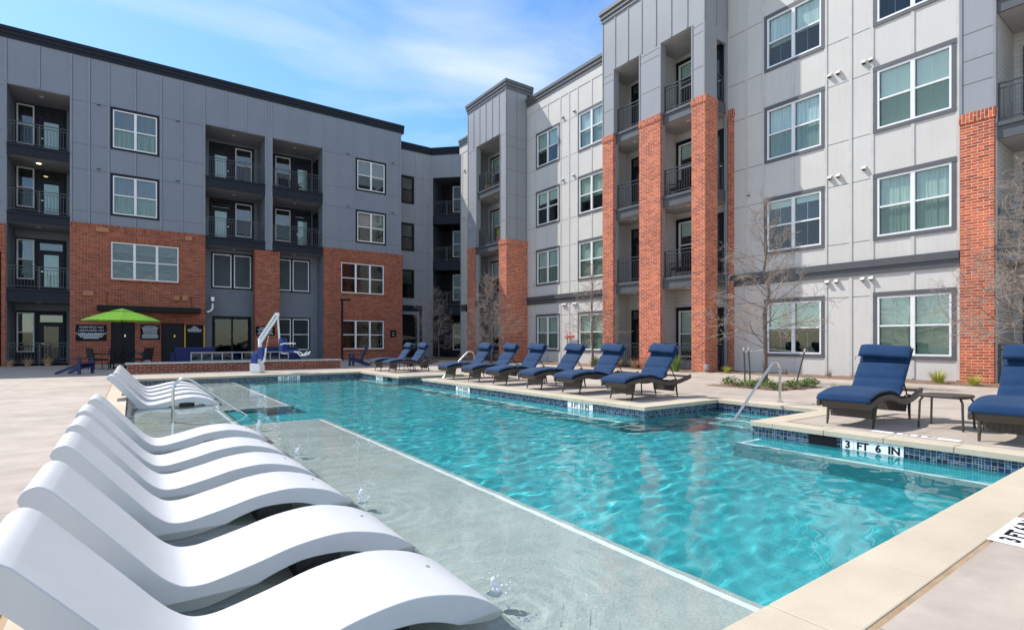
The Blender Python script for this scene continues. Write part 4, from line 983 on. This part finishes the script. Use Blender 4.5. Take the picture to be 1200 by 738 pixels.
# ------------------------------------------------------------------ low brick wall with screen, pool lift
t = thing('low_wall', 'low red brick wall with a pale stone cap along the far pool deck', 'wall')
m = MB(); m.box(-.15, 7.42, 23.3, 23.75, 0, .32, 'brick_low'); m.build('brick_base', t)
m = MB()
for i in range(8): m.box(-.2 + .959 * i, -.2 + .959 * (i + 1) - .004, 23.25, 23.80, .32, .385, 'stone_cap')
m.build('stone_cap', t, bevel=.008); rebase(t, (3.6, 23.5, 0))
t = thing('screen', 'low pale metal grille screen standing on the brick wall cap', 'screen')
m = MB()
for i in range(11): u = 1.84 + .35 * i; m.box(u - .02, u + .02, 23.6, 23.64, .385, .74, 'bin_grey')
m.box(1.82, 5.36, 23.595, 23.645, .70, .74, 'bin_grey'); m.box(1.82, 5.36, 23.598, 23.642, .385, .42, 'bin_grey'); m.build('frame', t)
m = MB()
for i in range(10): u = 1.86 + .35 * i; m.box(u, u + .31, 23.615, 23.622, .42, .70, 'glass_dark')
m.build('panel', t); rebase(t, (3.6, 23.62, .385))
def pool_lift():
    t = thing('pool_lift', 'white and blue pool access lift with raised boom and seat on the far deck', 'pool lift')
    m = MB(); m.prism([(-.19, 0), (.19, 0), (.19, .25), (.12, .34), (-.19, .34)], 'd', -.2, .2, 'white_powder'); m.build('base', t, bevel=.02)
    m = MB(); m.box(-.19, .04, -.13, .13, .30, .70, 'blue_plastic'); m.build('battery_cover', t, bevel=.03)
    m = MB(); m.box(.03, .24, -.11, .11, .50, .94, 'blue_plastic'); m.build('mast_cover', t, bevel=.03)
    m = MB(); m.tube([(.05, 0, .3), (.10, 0, .9), (.10, 0, 1.22)], .065, 'white_powder', 12); m.tube([(.05, 0, .3), (.25, 0, .42), (.27, 0, .58)], .05, 'white_powder', 10); m.build('mast', t, smooth=True)
    m = MB(); dx, dz = .66, 1.0; l_ = math.hypot(dx, dz); nx, nz = -dz / l_, dx / l_
    for off in (-.055, .055):
        a, b = Vector((.09 + nx * off, 0, 1.16 + nz * off)), Vector((.75 + nx * off, 0, 2.17 + nz * off))
        m.loft([[tuple(a + Vector((nx * p, q, nz * p))) for p, q in ((-.04, -.05), (.04, -.05), (.04, .05), (-.04, .05))], [tuple(b + Vector((nx * p, q, nz * p))) for p, q in ((-.03, -.04), (.03, -.04), (.03, .04), (-.03, .04))]], 'white_powder')
    m.box(.70, .80, -.055, .055, 2.10, 2.21, 'white_powder'); m.build('boom', t, bevel=.01)
    m = MB(); m.tube([(.27, 0, .55), (.32, 0, .9)], .035, 'white_powder', 10); m.tube([(.32, 0, .9), (.42, 0, 1.38)], .018, 'stainless', 10); m.build('actuator', t, smooth=True)
    m = MB(); m.tube([(.75, 0, 2.13), (.80, 0, 1.5), (.85, 0, .78), (.92, 0, .72), (1.15, 0, .72)], .032, 'white_powder', 10); m.build('hanger', t, smooth=True)
    m = MB(); m.box(.88, 1.03, -.22, .22, .76, 1.26, 'blue_plastic'); m.box(1.02, 1.42, -.22, .22, .74, .82, 'blue_plastic'); m.build('seat', t, bevel=.03)
    for y in (-.24, .24): m = MB(); m.tube([(.95, y, 1.03), (1.1, y, 1.08), (1.32, y, 1.07)], .025, 'white_powder', 8); m.build('armrest', t, smooth=True)
    m = MB()
    for y in (-.15, .15): m.tube([(1.40, y, .77), (1.52, y, .76), (1.66, y, .62), (1.78, y, .66), (1.90, y, .78)], .022, 'white_powder', 8)
    m.box(1.72, 1.90, -.15, .15, .66, .685, 'white_powder'); m.build('footrest', t)
    return t
pl_ = pool_lift(); pl_.location = (3.78, 21.5, 0); pl_.rotation_euler = (0, 0, -YAW)

# ------------------------------------------------------------------ patio furniture under the parasol, adirondacks, sofas
t = thing('parasol', 'open lime green parasol over the dark patio table', 'parasol')
m = MB(); n = 8; ap, rm = 2.52, 1.36
ringz = lambda r_, z, sag=0: [(r_ * (1 - (.0 if i % 2 == 0 else .06)) * math.cos(math.tau * i / 16), r_ * (1 - (.0 if i % 2 == 0 else .06)) * math.sin(math.tau * i / 16), z - (0 if i % 2 == 0 else sag)) for i in range(16)]
m.loft([ringz(.2, ap - .05), ringz(.6, ap - .16, .015), ringz(1.0, ap - .31, .02), ringz(rm, ap - .47, .0), ringz(rm, ap - .50, .0)], 'canopy_lime', cap=False); cn = m.build('canopy', t)
m = MB(); m.loft([ringz(.02, ap + .03), ringz(.3, ap - .05), ringz(.44, ap - .09)], 'canopy_lime', cap=False); m.build('vent_cap', cn)
m = MB(); m.tube([(0, 0, .05), (0, 0, ap + .06)], .02, 'black_metal', 10); m.build('pole', t)
for i in range(8):
    a = math.tau * i / 8; m = MB(); m.tube([(.03 * math.cos(a), .03 * math.sin(a), ap - .04), (rm * .98 * math.cos(a), rm * .98 * math.sin(a), ap - .485)], .008, 'black_metal', 5); m.build('rib', t)
m = MB(); m.prism([(.27 * math.cos(math.tau * i / 20), .27 * math.sin(math.tau * i / 20)) for i in range(20)], 'z', 0, .07, 'black_metal'); m.build('base', t, bevel=.01)
t.location = (-.34, 28.1, 0)
t = thing('patio_table', 'round dark patio table under the green parasol', 'table')
m = MB(); m.prism([(.5 * math.cos(math.tau * i / 28), .5 * math.sin(math.tau * i / 28)) for i in range(28)], 'z', .70, .735, 'black_metal'); m.build('tabletop', t, bevel=.006)
for i in range(4): a = math.tau * (i + .5) / 4; m = MB(); m.tube([(.38 * math.cos(a), .38 * math.sin(a), .70), (.42 * math.cos(a), .42 * math.sin(a), 0)], .018, 'black_metal', 8); m.build('leg', t)
t.location = (-.34, 28.1, .0)
def patio_chair():
    t = thing('patio_chair', '', 'chair', 'dark woven chairs around the patio table')
    m = MB(); m.box(-.26, .26, -.26, .26, .36, .44, 'canvas_black'); m.build('seat', t, bevel=.02)
    m = MB(); m.prism([(-.27, .40), (-.21, .40), (-.30, .88), (-.36, .88)], 'd', -.26, .26, 'canvas_black'); m.build('backrest', t, bevel=.02)
    for y in (-.27, .27): m = MB(); m.tube([(-.28, y, .62), (-.1, y, .65), (.22, y, .64), (.25, y, .55)], .02, 'black_metal', 8); m.build('armrest', t)
    for x in (-.23, .23):
        for y in (-.25, .25): m = MB(); m.tube([(x, y, .38), (x * 1.1, y * 1.05, 0)], .016, 'black_metal', 8); m.build('leg', t)
    return t
copies(patio_chair(), [((-1.12, 27.75, 0), R(25)), ((.35, 27.55, 0), R(140)), ((-.5, 28.95, 0), R(-85))], ['black woven patio chair left of the table under the parasol', 'black woven patio chair right of the table under the parasol', 'black woven patio chair behind the table under the parasol'])
def adirondack(label, back=True):
    t = thing('adirondack_chair', label, 'chair', 'navy adirondack chairs on the far deck')
    m = MB()
    for i in range(6): x = .36 - i * .085; z = .37 - (.36 - x) * .30; m.box(x - .038, x + .038, -.27, .27, z - .012, z + .012, 'adirondack_blue')
    m.build('seat', t)
    m = MB()
    for i in range(5):
        y = (i - 2) * .108; h_ = .95 - abs(i - 2) * .035; m.prism([(-.10, .22), (-.075, .22), (-.075 - (h_ - .22) * .42, h_), (-.10 - (h_ - .22) * .42, h_)], 'd', y - .048, y + .048, 'adirondack_blue')
    m.box(-.25, -.22, -.27, .27, .52, .58, 'adirondack_blue')
    if back: m.build('backrest', t)
    for y in (-.30, .30):
        m = MB(); m.box(-.32, .44, y - .065, y + .065, .535, .56, 'adirondack_blue'); m.build('armrest', t, bevel=.006)
        m = MB(); m.prism([(.30, 0), (.40, 0), (.40, .535), (.30, .535)], 'd', y - .02, y + .02, 'adirondack_blue'); m.build('front_leg', t)
        m = MB(); yy = y * .92; m.prism([(.40, .26), (.40, .37), (-.05, .24), (-.48, .07), (-.52, 0), (-.40, 0), (-.05, .14)], 'd', yy - .0145, yy + .0145, 'adirondack_blue'); m.build('rear_leg', t)
    return t
for lb_, bk, (x, y), rz in (('navy adirondack chair by the brick wall, left of the two far chaises', True, (8.75, 24.7), 146), ('low navy wooden seat without a back on the shaded deck at the far left', False, (-1.62, 24.4), -34)):
    o = adirondack(lb_, bk); o.location = (x, y, 0); o.rotation_euler = (0, 0, R(rz))
def sofa():
    t = thing('sofa', '', 'sofa', 'navy outdoor sofas by the clubhouse doors')
    m = MB(); m.box(-.75, .75, -.4, .4, .06, .30, 'sofa_blue'); m.build('base', t, bevel=.02)
    for x in (-.36, .36): m = MB(); m.box(x - .345, x + .345, -.36, .36, .30, .46, 'sofa_blue'); m.build('seat_cushion', t, bevel=.04)
    m = MB(); m.box(-.75, .75, .28, .42, .30, .90, 'sofa_blue'); m.build('backrest', t, bevel=.04)
    for x in (-.82, .82): m = MB(); m.box(x - .07, x + .07, -.42, .42, 0, .64, 'sofa_blue'); m.build('armrest', t, bevel=.03)
    return t
copies(sofa(), [((2.25, 27.2, 0), R(180)), ((5.75, 27.2, 0), R(180))], ['navy outdoor sofa in front of the tall yellow-edged notice board', 'navy outdoor sofa behind the pool lift'])

# ------------------------------------------------------------------ things on the left facade
YB = YL - .1
def bars(m, fr_, u0, u1, z, h_, rng, d):
    u = u0
    while u < u1 - .01:
        w_ = min(u1 - u, rng.uniform(.025, .075)); m.box(u, u + w_, d, d + .003, z, z + h_, 'sign_white'); u += w_ + .014
def sign(label, u0, u1, z0, z1, heads, rows, y=YB, hs=.1):
    t = thing('wall_sign', label, 'sign'); fr_ = lambda u, d, z: (u, y - d, z)
    m = MB(fr_); m.box(u0, u1, .004, .03, z0, z1, 'sign_black'); m.build('board', t, bevel=.004)
    c = (u0 + u1) / 2
    if heads: text('lettering', heads, hs, 'sign_white', (c, y - .034, z1 - .06), (1, 0, 0), (0, 0, 1), t, .001, sx=1.05)
    if rows:
        rng = random.Random(int(abs(u0) * 100)); m = MB(fr_)
        for (w_, z, h_) in rows: bars(m, fr_, c - w_ / 2, c + w_ / 2, z, h_, rng, .031)
        m.build('small_print', t)
    rebase(t, (c, y, z0)); return t
sign('wide black pool warning sign reading WARNING NO LIFEGUARD ON DUTY, left of the parasol', -2.24, -1.03, 1.18, 1.98, ['WARNING NO', 'LIFEGUARD ON', 'DUTY. NO DIVING'], [(.95, 1.50, .045), (1.0, 1.43, .045), (.85, 1.36, .045), (.6, 1.29, .045)], hs=.135)
sign('square black rules sign with rows of small white print between the two dark doors', .36, 1.2, 1.24, 2.02, None, [(.5, 1.92, .03), (.72, 1.85, .045), (.66, 1.78, .04), (.6, 1.72, .035), (.62, 1.66, .035), (.6, 1.60, .035), (.56, 1.54, .035), (.68, 1.46, .045), (.70, 1.39, .05), (.70, 1.32, .045)])
t3 = sign('tall black notice board with yellow edges right of the second dark door', 2.36, 3.2, .70, 2.06, None, [(.16, 1.92, .05), (.36, 1.84, .05), (.66, 1.74, .07), (.6, 1.67, .04)])
m = MB(lambda u, d, z: (u - 2.78, -d, z - .7))
for u in (2.33, 3.23): m.box(u - .03, u + .03, .0, .035, .55, 2.02, 'yellow')
m.build('frame', t3)
sign('black sign with two rows of white print on the middle brick pillar behind the lift', 5.83, 6.86, 1.50, 2.03, None, [(.62, 1.90, .06), (.78, 1.79, .06), (.7, 1.66, .05), (.86, 1.58, .05)], y=YL - .06)
sign('small black square sign right of the ground floor brick window', 14.02, 14.44, 1.44, 1.9, None, [(.2, 1.72, .03), (.16, 1.56, .05)])
t = thing('awning', 'flat black metal awning above the two dark doors', 'awning')
frA = lambda u, d, z: (u, YB - d, z)
m = MB(frA); m.box(-1.38, 2.98, .004, 1.05, 2.66, 2.92, 'black_metal'); m.build('canopy_slab', t)
for u in (-1.0, 2.6): m = MB(frA); m.tube([(u, .9, 2.92), (u, .01, 3.6)], .012, 'black_metal', 6); m.build('rod', t)
rebase(t, (.8, YB, 2.66))
t = thing('duct', 'shiny galvanised exhaust elbow with cap beside the left brick block', 'duct')
m = MB(); m.tube([(3.28, 33.95, 2.78), (3.45, 33.95, 2.78), (3.60, 33.95, 2.86), (3.68, 33.95, 3.02), (3.68, 33.95, 3.40)], .10, 'galvanised', 14); m.build('pipe', t, smooth=True)
m = MB(); m.prism([(3.68 + .17 * math.cos(math.tau * i / 18), 33.95 + .17 * math.sin(math.tau * i / 18)) for i in range(18)], 'z', 3.40, 3.62, 'galvanised'); m.build('cap', t); rebase(t, (3.3, 33.95, 2.78))
t = thing('lamp_post', 'tall black lamp post with flat head in front of the right brick block', 'lamp post')
m = MB(); m.box(-.05, .05, -.05, .05, 0, 3.7, 'black_metal'); m.build('pole', t); m = MB(); m.box(-.12, .5, -.12, .12, 3.66, 3.76, 'black_metal'); m.build('lamp_head', t, bevel=.01)
m = MB(); m.box(-.11, .11, -.11, .11, 0, .03, 'black_metal'); m.build('base_plate', t); t.location = (10.5, 32.6, 0)
t = thing('utility_box', 'small grey utility box standing by the wall right of the parasol table', 'box')
m = MB(); m.box(-.12, .12, -.1, .1, 0, .62, 'bin_grey'); m.build('case', t, bevel=.02); m = MB(); m.box(-.14, .14, -.12, .12, .62, .68, 'bin_grey'); m.build('lid', t, bevel=.01); t.location = (.66, 33.2, 0)
t = thing('standpipe', 'red capped pipe fitting on the light wall between two ground floor windows', 'pipe')
m = MB(); m.tube([(18.98, 21.25, 1.4), (18.8, 21.25, 1.4), (18.72, 21.25, 1.3)], .05, 'red_paint', 10); m.tube([(18.85, 21.45, 1.42), (18.85, 20.8, 1.42)], .06, 'red_paint', 10); m.build('valve', t); m = MB(); m.tube([(18.85, 21.3, 1.4), (18.85, 21.3, 0)], .03, 'bin_grey', 8); m.build('pipe', t); rebase(t, (18.9, 21.2, 0))
t = thing('wall_lamp', 'black wall lantern on the strip beside the narrow brick pillar', 'lamp')
m = MB(); m.box(-.25, .0, -.1, .1, 0, .45, 'black_metal'); m.build('housing', t, bevel=.01); m = MB(); m.box(-.2, -.05, -.08, .08, -.05, 0, 'black_metal'); m.build('shade', t); t.location = (18.99, 31.6, 3.2)

# ------------------------------------------------------------------ trees
def grow(rng, h_, spread, trunk_r, first, nb, dens):
    tr = MB(); cr = MB()
    P = [(rng.uniform(-.02, .02) * i, rng.uniform(-.02, .02) * i, h_ * i / 8) for i in range(9)]
    tr.tube(P, [trunk_r * (1 - .85 * i / 8) for i in range(9)], 'bark', 9)
    def at(f):
        q = f * 8; i = min(7, int(q)); a, b = Vector(P[i]), Vector(P[i + 1]); return a.lerp(b, q - i)
    def twig(p, d, ln, r_, lv):
        n = 5 if lv < 2 else 4; pts = [p]; q = p.copy(); dd = d.copy()
        for i in range(n):
            dd = (dd + Vector((rng.gauss(0, .11), rng.gauss(0, .11), rng.gauss(0, .09) + (.035 if lv == 0 else .0)))).normalized(); q = q + dd * ln / n; pts.append(q.copy())
        cr.tube(pts, [r_ * (1 - .8 * i / n) + .0019 for i in range(n + 1)], 'twig' if lv else 'bark', 5 if lv == 0 else 3, cap=False)
        if lv >= 3: return
        k_ = {0: dens, 1: max(4, dens // 2 + 1), 2: 3}[lv]
        for i in range(k_):
            f = .18 + .8 * (i + rng.random()) / k_; j = min(n - 1, int(f * n)); b = pts[j].lerp(pts[j + 1], f * n - j)
            ax = (pts[j + 1] - pts[j]).normalized(); sd_ = ax.cross(Vector((rng.gauss(0, 1), rng.gauss(0, 1), rng.gauss(0, 1)))).normalized()
            twig(b, (ax * .75 + sd_ * .65).normalized(), ln * rng.uniform(.30, .48), r_ * .45, lv + 1)
    for i in range(nb):
        f = first + (1 - first) * .97 * i / nb; a = i * 2.4 + rng.uniform(-.4, .4); ln = spread * (1.12 - .85 * (f - first) / (1 - first)) * rng.uniform(.8, 1.15)
        el = .22 + .7 * (f - first) / (1 - first)
        twig(at(f), Vector((math.cos(a) * math.cos(el), math.sin(a) * math.cos(el), math.sin(el))), ln, trunk_r * .21 * (1.2 - f), 0)
    return tr, cr
def tree(seed, loc, h_, spread, r_, first, nb, dens, label):
    t = thing('tree', label, 'tree', 'bare young trees by the buildings'); tr, cr = grow(random.Random(seed), h_, spread, r_, first, nb, dens)
    tr.build('trunk', t, smooth=True); cr.build('crown', t, smooth=True, weld=False); t.location = loc; t.rotation_euler = (0, 0, seed * 1.3); return t
tree(1, (13.89, 7.69, .0), 4.9, 1.4, .065, .2, 40, 8, 'bare young tree with supporting stakes in the planted island near the handrail')
tree(2, (16.83, 17.34, 0), 4.5, 1.35, .06, .22, 34, 7, 'bare young tree behind the chaise row, left of the tower of brick pillars')
tree(3, (15.4, 23.4, 0), 4.5, 1.55, .055, .16, 42, 8, 'pale twiggy bare tree in front of the wide brick pillar in the middle')
tree(4, (15.0, 29.4, 0), 4.3, 1.5, .05, .18, 38, 7, 'bare tree behind the two far chaises, by the dark corner')
tree(5, (16.3, 31.0, 0), 3.6, 1.2, .045, .22, 18, 6, 'thin bare tree in the dark building corner, right of another bare tree')
tree(6, (16.2, 2.75, 0), 4.9, 1.8, .065, .2, 44, 9, 'bare tree at the right edge of the photo, branches crossing the brick pillar')
def stake(x, y, lx_, ly_, h_, label):
    t = thing('tree_stake', label, 'stake', 'dark stakes round the island tree'); m = MB(); m.tube([(0, 0, 0), (lx_ * .9, ly_ * .9, h_ * .9)], .022, 'stake', 7); m.build('post', t)
    m = MB(); m.tube([(lx_ * .9, ly_ * .9, h_ * .9), (lx_, ly_, h_)], .024, 'stake_top', 7); m.build('cap', t); t.location = (x, y, 0); return t
stake(14.35, 8.55, 0, .04, .98, 'left dark stake with pale top beside the island tree'); stake(13.85, 8.1, -.0, .05, 1.0, 'second dark stake with pale top just left of the island tree trunk'); stake(14.75, 7.3, .25, -.12, .95, 'dark leaning stake with pale top right of the island tree')
m = MB(); m.tube([(14.35, 8.57, .85), (13.95, 7.72, .92)], .006, 'stake_top', 5); m.tube([(14.98, 7.2, .85), (13.95, 7.68, .95)], .006, 'stake_top', 5); o = m.build('tree_strap'); tag(o, 'pale straps tying the island tree to its stakes', 'strap')

# ------------------------------------------------------------------ plants
def clump(seed, h_, sp, nbl, mat, wd=.007, lean=.9):
    rng = random.Random(seed); m = MB()
    for i in range(nbl):
        a = rng.random() * math.tau; r0 = rng.random() ** .5 * sp * .25; l_ = h_ * rng.uniform(.6, 1.15); k_ = rng.uniform(.1, lean)
        x, y = r0 * math.cos(a), r0 * math.sin(a); pts = []
        for j in range(5): f = j / 4; pts.append((x + math.cos(a) * sp * k_ * f ** 1.7, y + math.sin(a) * sp * k_ * f ** 1.7, l_ * (f - .45 * k_ * f * f)))
        px, py = -math.sin(a) * wd, math.cos(a) * wd
        for j in range(4):
            w0, w1 = 1 - j / 4, 1 - (j + 1) / 4 + .05; p, q = pts[j], pts[j + 1]
            m.face([(p[0] - px * w0, p[1] - py * w0, p[2]), (p[0] + px * w0, p[1] + py * w0, p[2]), (q[0] + px * w1, q[1] + py * w1, q[2]), (q[0] - px * w1, q[1] - py * w1, q[2])], mat)
    return m
def plantset(name, proto, places, labels, cat, group):
    for i, ((x, y, s_), lb_) in enumerate(zip(places, labels)):
        o = proto if i == 0 else proto.copy()
        if i: COL.objects.link(o)
        o.location = (x, y, .02); o.scale = (s_, s_, s_); o.rotation_euler = (0, 0, i * 1.9); tag(o, lb_, cat, group)
plantset('grass_clump', clump(11, .42, .45, 170, 'lime_grass').build('grass_clump', weld=False), [(17.9, 5.05, 1.1), (17.75, 4.25, .8), (17.6, 11.2, .7), (17.55, 13.6, .7), (17.7, 18.2, .8)],
         ['yellow green grass clump below the right window beside the brick pillar', 'small yellow green grass clump at the foot of the right brick pillar', 'yellow grass tuft at the foot of the nearest tower pillar', 'yellow grass tuft between the tower pillars', 'yellow green grass tuft behind the tree trunk by the tower'], 'grass', 'ornamental grasses in the beds')
plantset('dry_grass', clump(12, .5, .5, 190, 'tan_grass').build('dry_grass', weld=False), [(17.3, 15.3, 1.0), (17.3, 14.6, .95), (17.2, 16.2, 1.05), (17.0, 16.9, .8), (-3.9, 32.9, .9), (-3.2, 32.9, 1.0), (-4.5, 32.9, .8), (17.2, 29.8, .7)],
         ['tan dry grass clump right behind the second nearest chaise', 'tan dry grass clump between the tower pillars, nearest of its row', 'tan dry grass clump left of the wide tower pillar', 'tan dry grass clump farthest left of its row by the tower', 'dry brown grass clump in front of the far left door', 'dry brown grass clump against the left brick block', 'dry brown grass clump at the far left edge', 'dry grass clump beneath the far tower'], 'grass', 'dry grasses in the beds')
def leafy(seed, h_, sp, n_, mat):
    rng = random.Random(seed); m = MB()
    for i in range(n_):
        a = rng.random() * math.tau; r_ = sp * rng.random() ** .6; z = h_ * rng.random() * (1 - .5 * r_ / sp); c = Vector((r_ * math.cos(a), r_ * math.sin(a), z)); d_ = Vector((math.cos(a) + rng.gauss(0, .4), math.sin(a) + rng.gauss(0, .4), rng.uniform(.1, 1.1))).normalized(); sdv = d_.cross(Vector((0, 0, 1))).normalized()
        l_ = rng.uniform(.05, .10); m.face([tuple(c), tuple(c + d_ * l_ * .5 + sdv * l_ * .22), tuple(c + d_ * l_), tuple(c + d_ * l_ * .5 - sdv * l_ * .22)], mat)
    return m
plantset('shrub', leafy(21, .24, .22, 260, 'green_leaf').build('shrub', weld=False), [(12.75, 8.0, 1), (12.5, 7.4, .9), (12.45, 6.75, 1.0), (13.0, 6.55, .95), (13.7, 6.55, 1.0), (14.3, 6.7, .9), (13.1, 7.5, .7), (14.2, 7.9, .7)],
         ['low green plant at the left tip of the island bed', 'low green plant left in the island bed, beside the tip', 'low green plant at the front left of the island bed', 'low green plant at the front middle of the island bed', 'low green plant at the front right of the island bed', 'low green plant at the right tip of the island bed', 'small green plant in the middle of the island bed left of the trunk', 'small green plant behind the island tree trunk'], 'plant', 'ground plants in the island bed')
plantset('bush', clump(23, .75, .5, 120, 'green_leaf', .016, .7).build('bush', weld=False), [(16.9, 12.9, 1.0), (17.3, 17.6, .8)], ['spiky green bush behind the nearest chaise of the row', 'spiky green bush left of the tower pillars'], 'bush', 'spiky bushes by the tower')
plantset('dry_plant', clump(29, .35, .3, 40, 'dry_plant', .004, 1.0).build('dry_plant', weld=False), [(18.3, 8.0, 1), (18.4, 7.3, .8), (18.3, 9.4, .9), (18.2, 21.0, .9), (18.2, 23.2, 1.0)],
         ['dry twiggy plant at the wall behind the big chaise', 'small dry plant at the wall right behind the big chaise', 'dry plant at the wall below the left ground floor window', 'dry plant at the wall near the red pipe', 'dry plant at the wall beside the wide brick pillar'], 'plant', 'dry wintered plants in the wall bed')
t = thing('ground_light', 'small grey ground light at the foot of the nearest tower pillar', 'light')
m = MB(); m.box(-.09, .09, -.07, .07, .12, .30, 'bin_grey'); m.build('lamp_head', t, bevel=.015); m = MB(); m.tube([(0, 0, 0), (0, 0, .13)], .02, 'bin_grey', 8); m.build('post', t); t.location = (17.2, 11.75, 0)
t = thing('valve_box', 'small grey box on the ground at the front of the island bed', 'box'); m = MB(); m.box(-.1, .1, -.08, .08, 0, .1, 'bin_grey'); m.build('case', t, bevel=.01); m = MB(); m.box(-.11, .11, -.09, .09, .1, .12, 'bin_grey'); m.build('lid', t); t.location = (12.9, 7.0, .02)

# ------------------------------------------------------------------ things on the balconies
def pot(loc, label, s_=1.0, mat='green_leaf'):
    t = thing('potted_plant', label, 'potted plant'); m = MB(); n = 14
    ring = lambda r_, z: [(r_ * math.cos(math.tau * i / n), r_ * math.sin(math.tau * i / n), z) for i in range(n)]
    m.loft([ring(.11 * s_, 0), ring(.16 * s_, .28 * s_)], 'terracotta'); m.build('pot', t); f = clump(int(loc[1] * 10), .5 * s_, .35 * s_, 60, mat, .018, .8); o = f.build('foliage', t, weld=False); o.location = (0, 0, .25 * s_); t.location = loc; return t
pot((17.95, 27.6, F4 + .0), 'potted plant behind the railing of the top middle tower balcony', 1.2); pot((17.95, 26.4, F3), 'yellow green potted plant on the third floor middle tower balcony', 1.4, 'lime_grass')
bc_ = patio_chair(); bc_['group'] = 'chairs on the balconies'
copies(bc_, [((18.3, 13.8, F2), R(150)), ((18.3, 13.1, F2), R(190)), ((18.4, 26.9, F4), R(170)), ((7.6, 34.6, F4 - .12), R(-90)), ((8.3, 34.7, F4 - .12), R(-80)), ((18.4, 13.9, F3), R(170))],
       ['dark chair on the second floor tower balcony, left one', 'dark chair on the second floor tower balcony, right one', 'dark chair on the top balcony of the middle tower', 'dark chair on the upper right recessed balcony of the slate wing', 'second dark chair on the upper right recessed balcony of the slate wing', 'dark chair on the third floor tower balcony'])
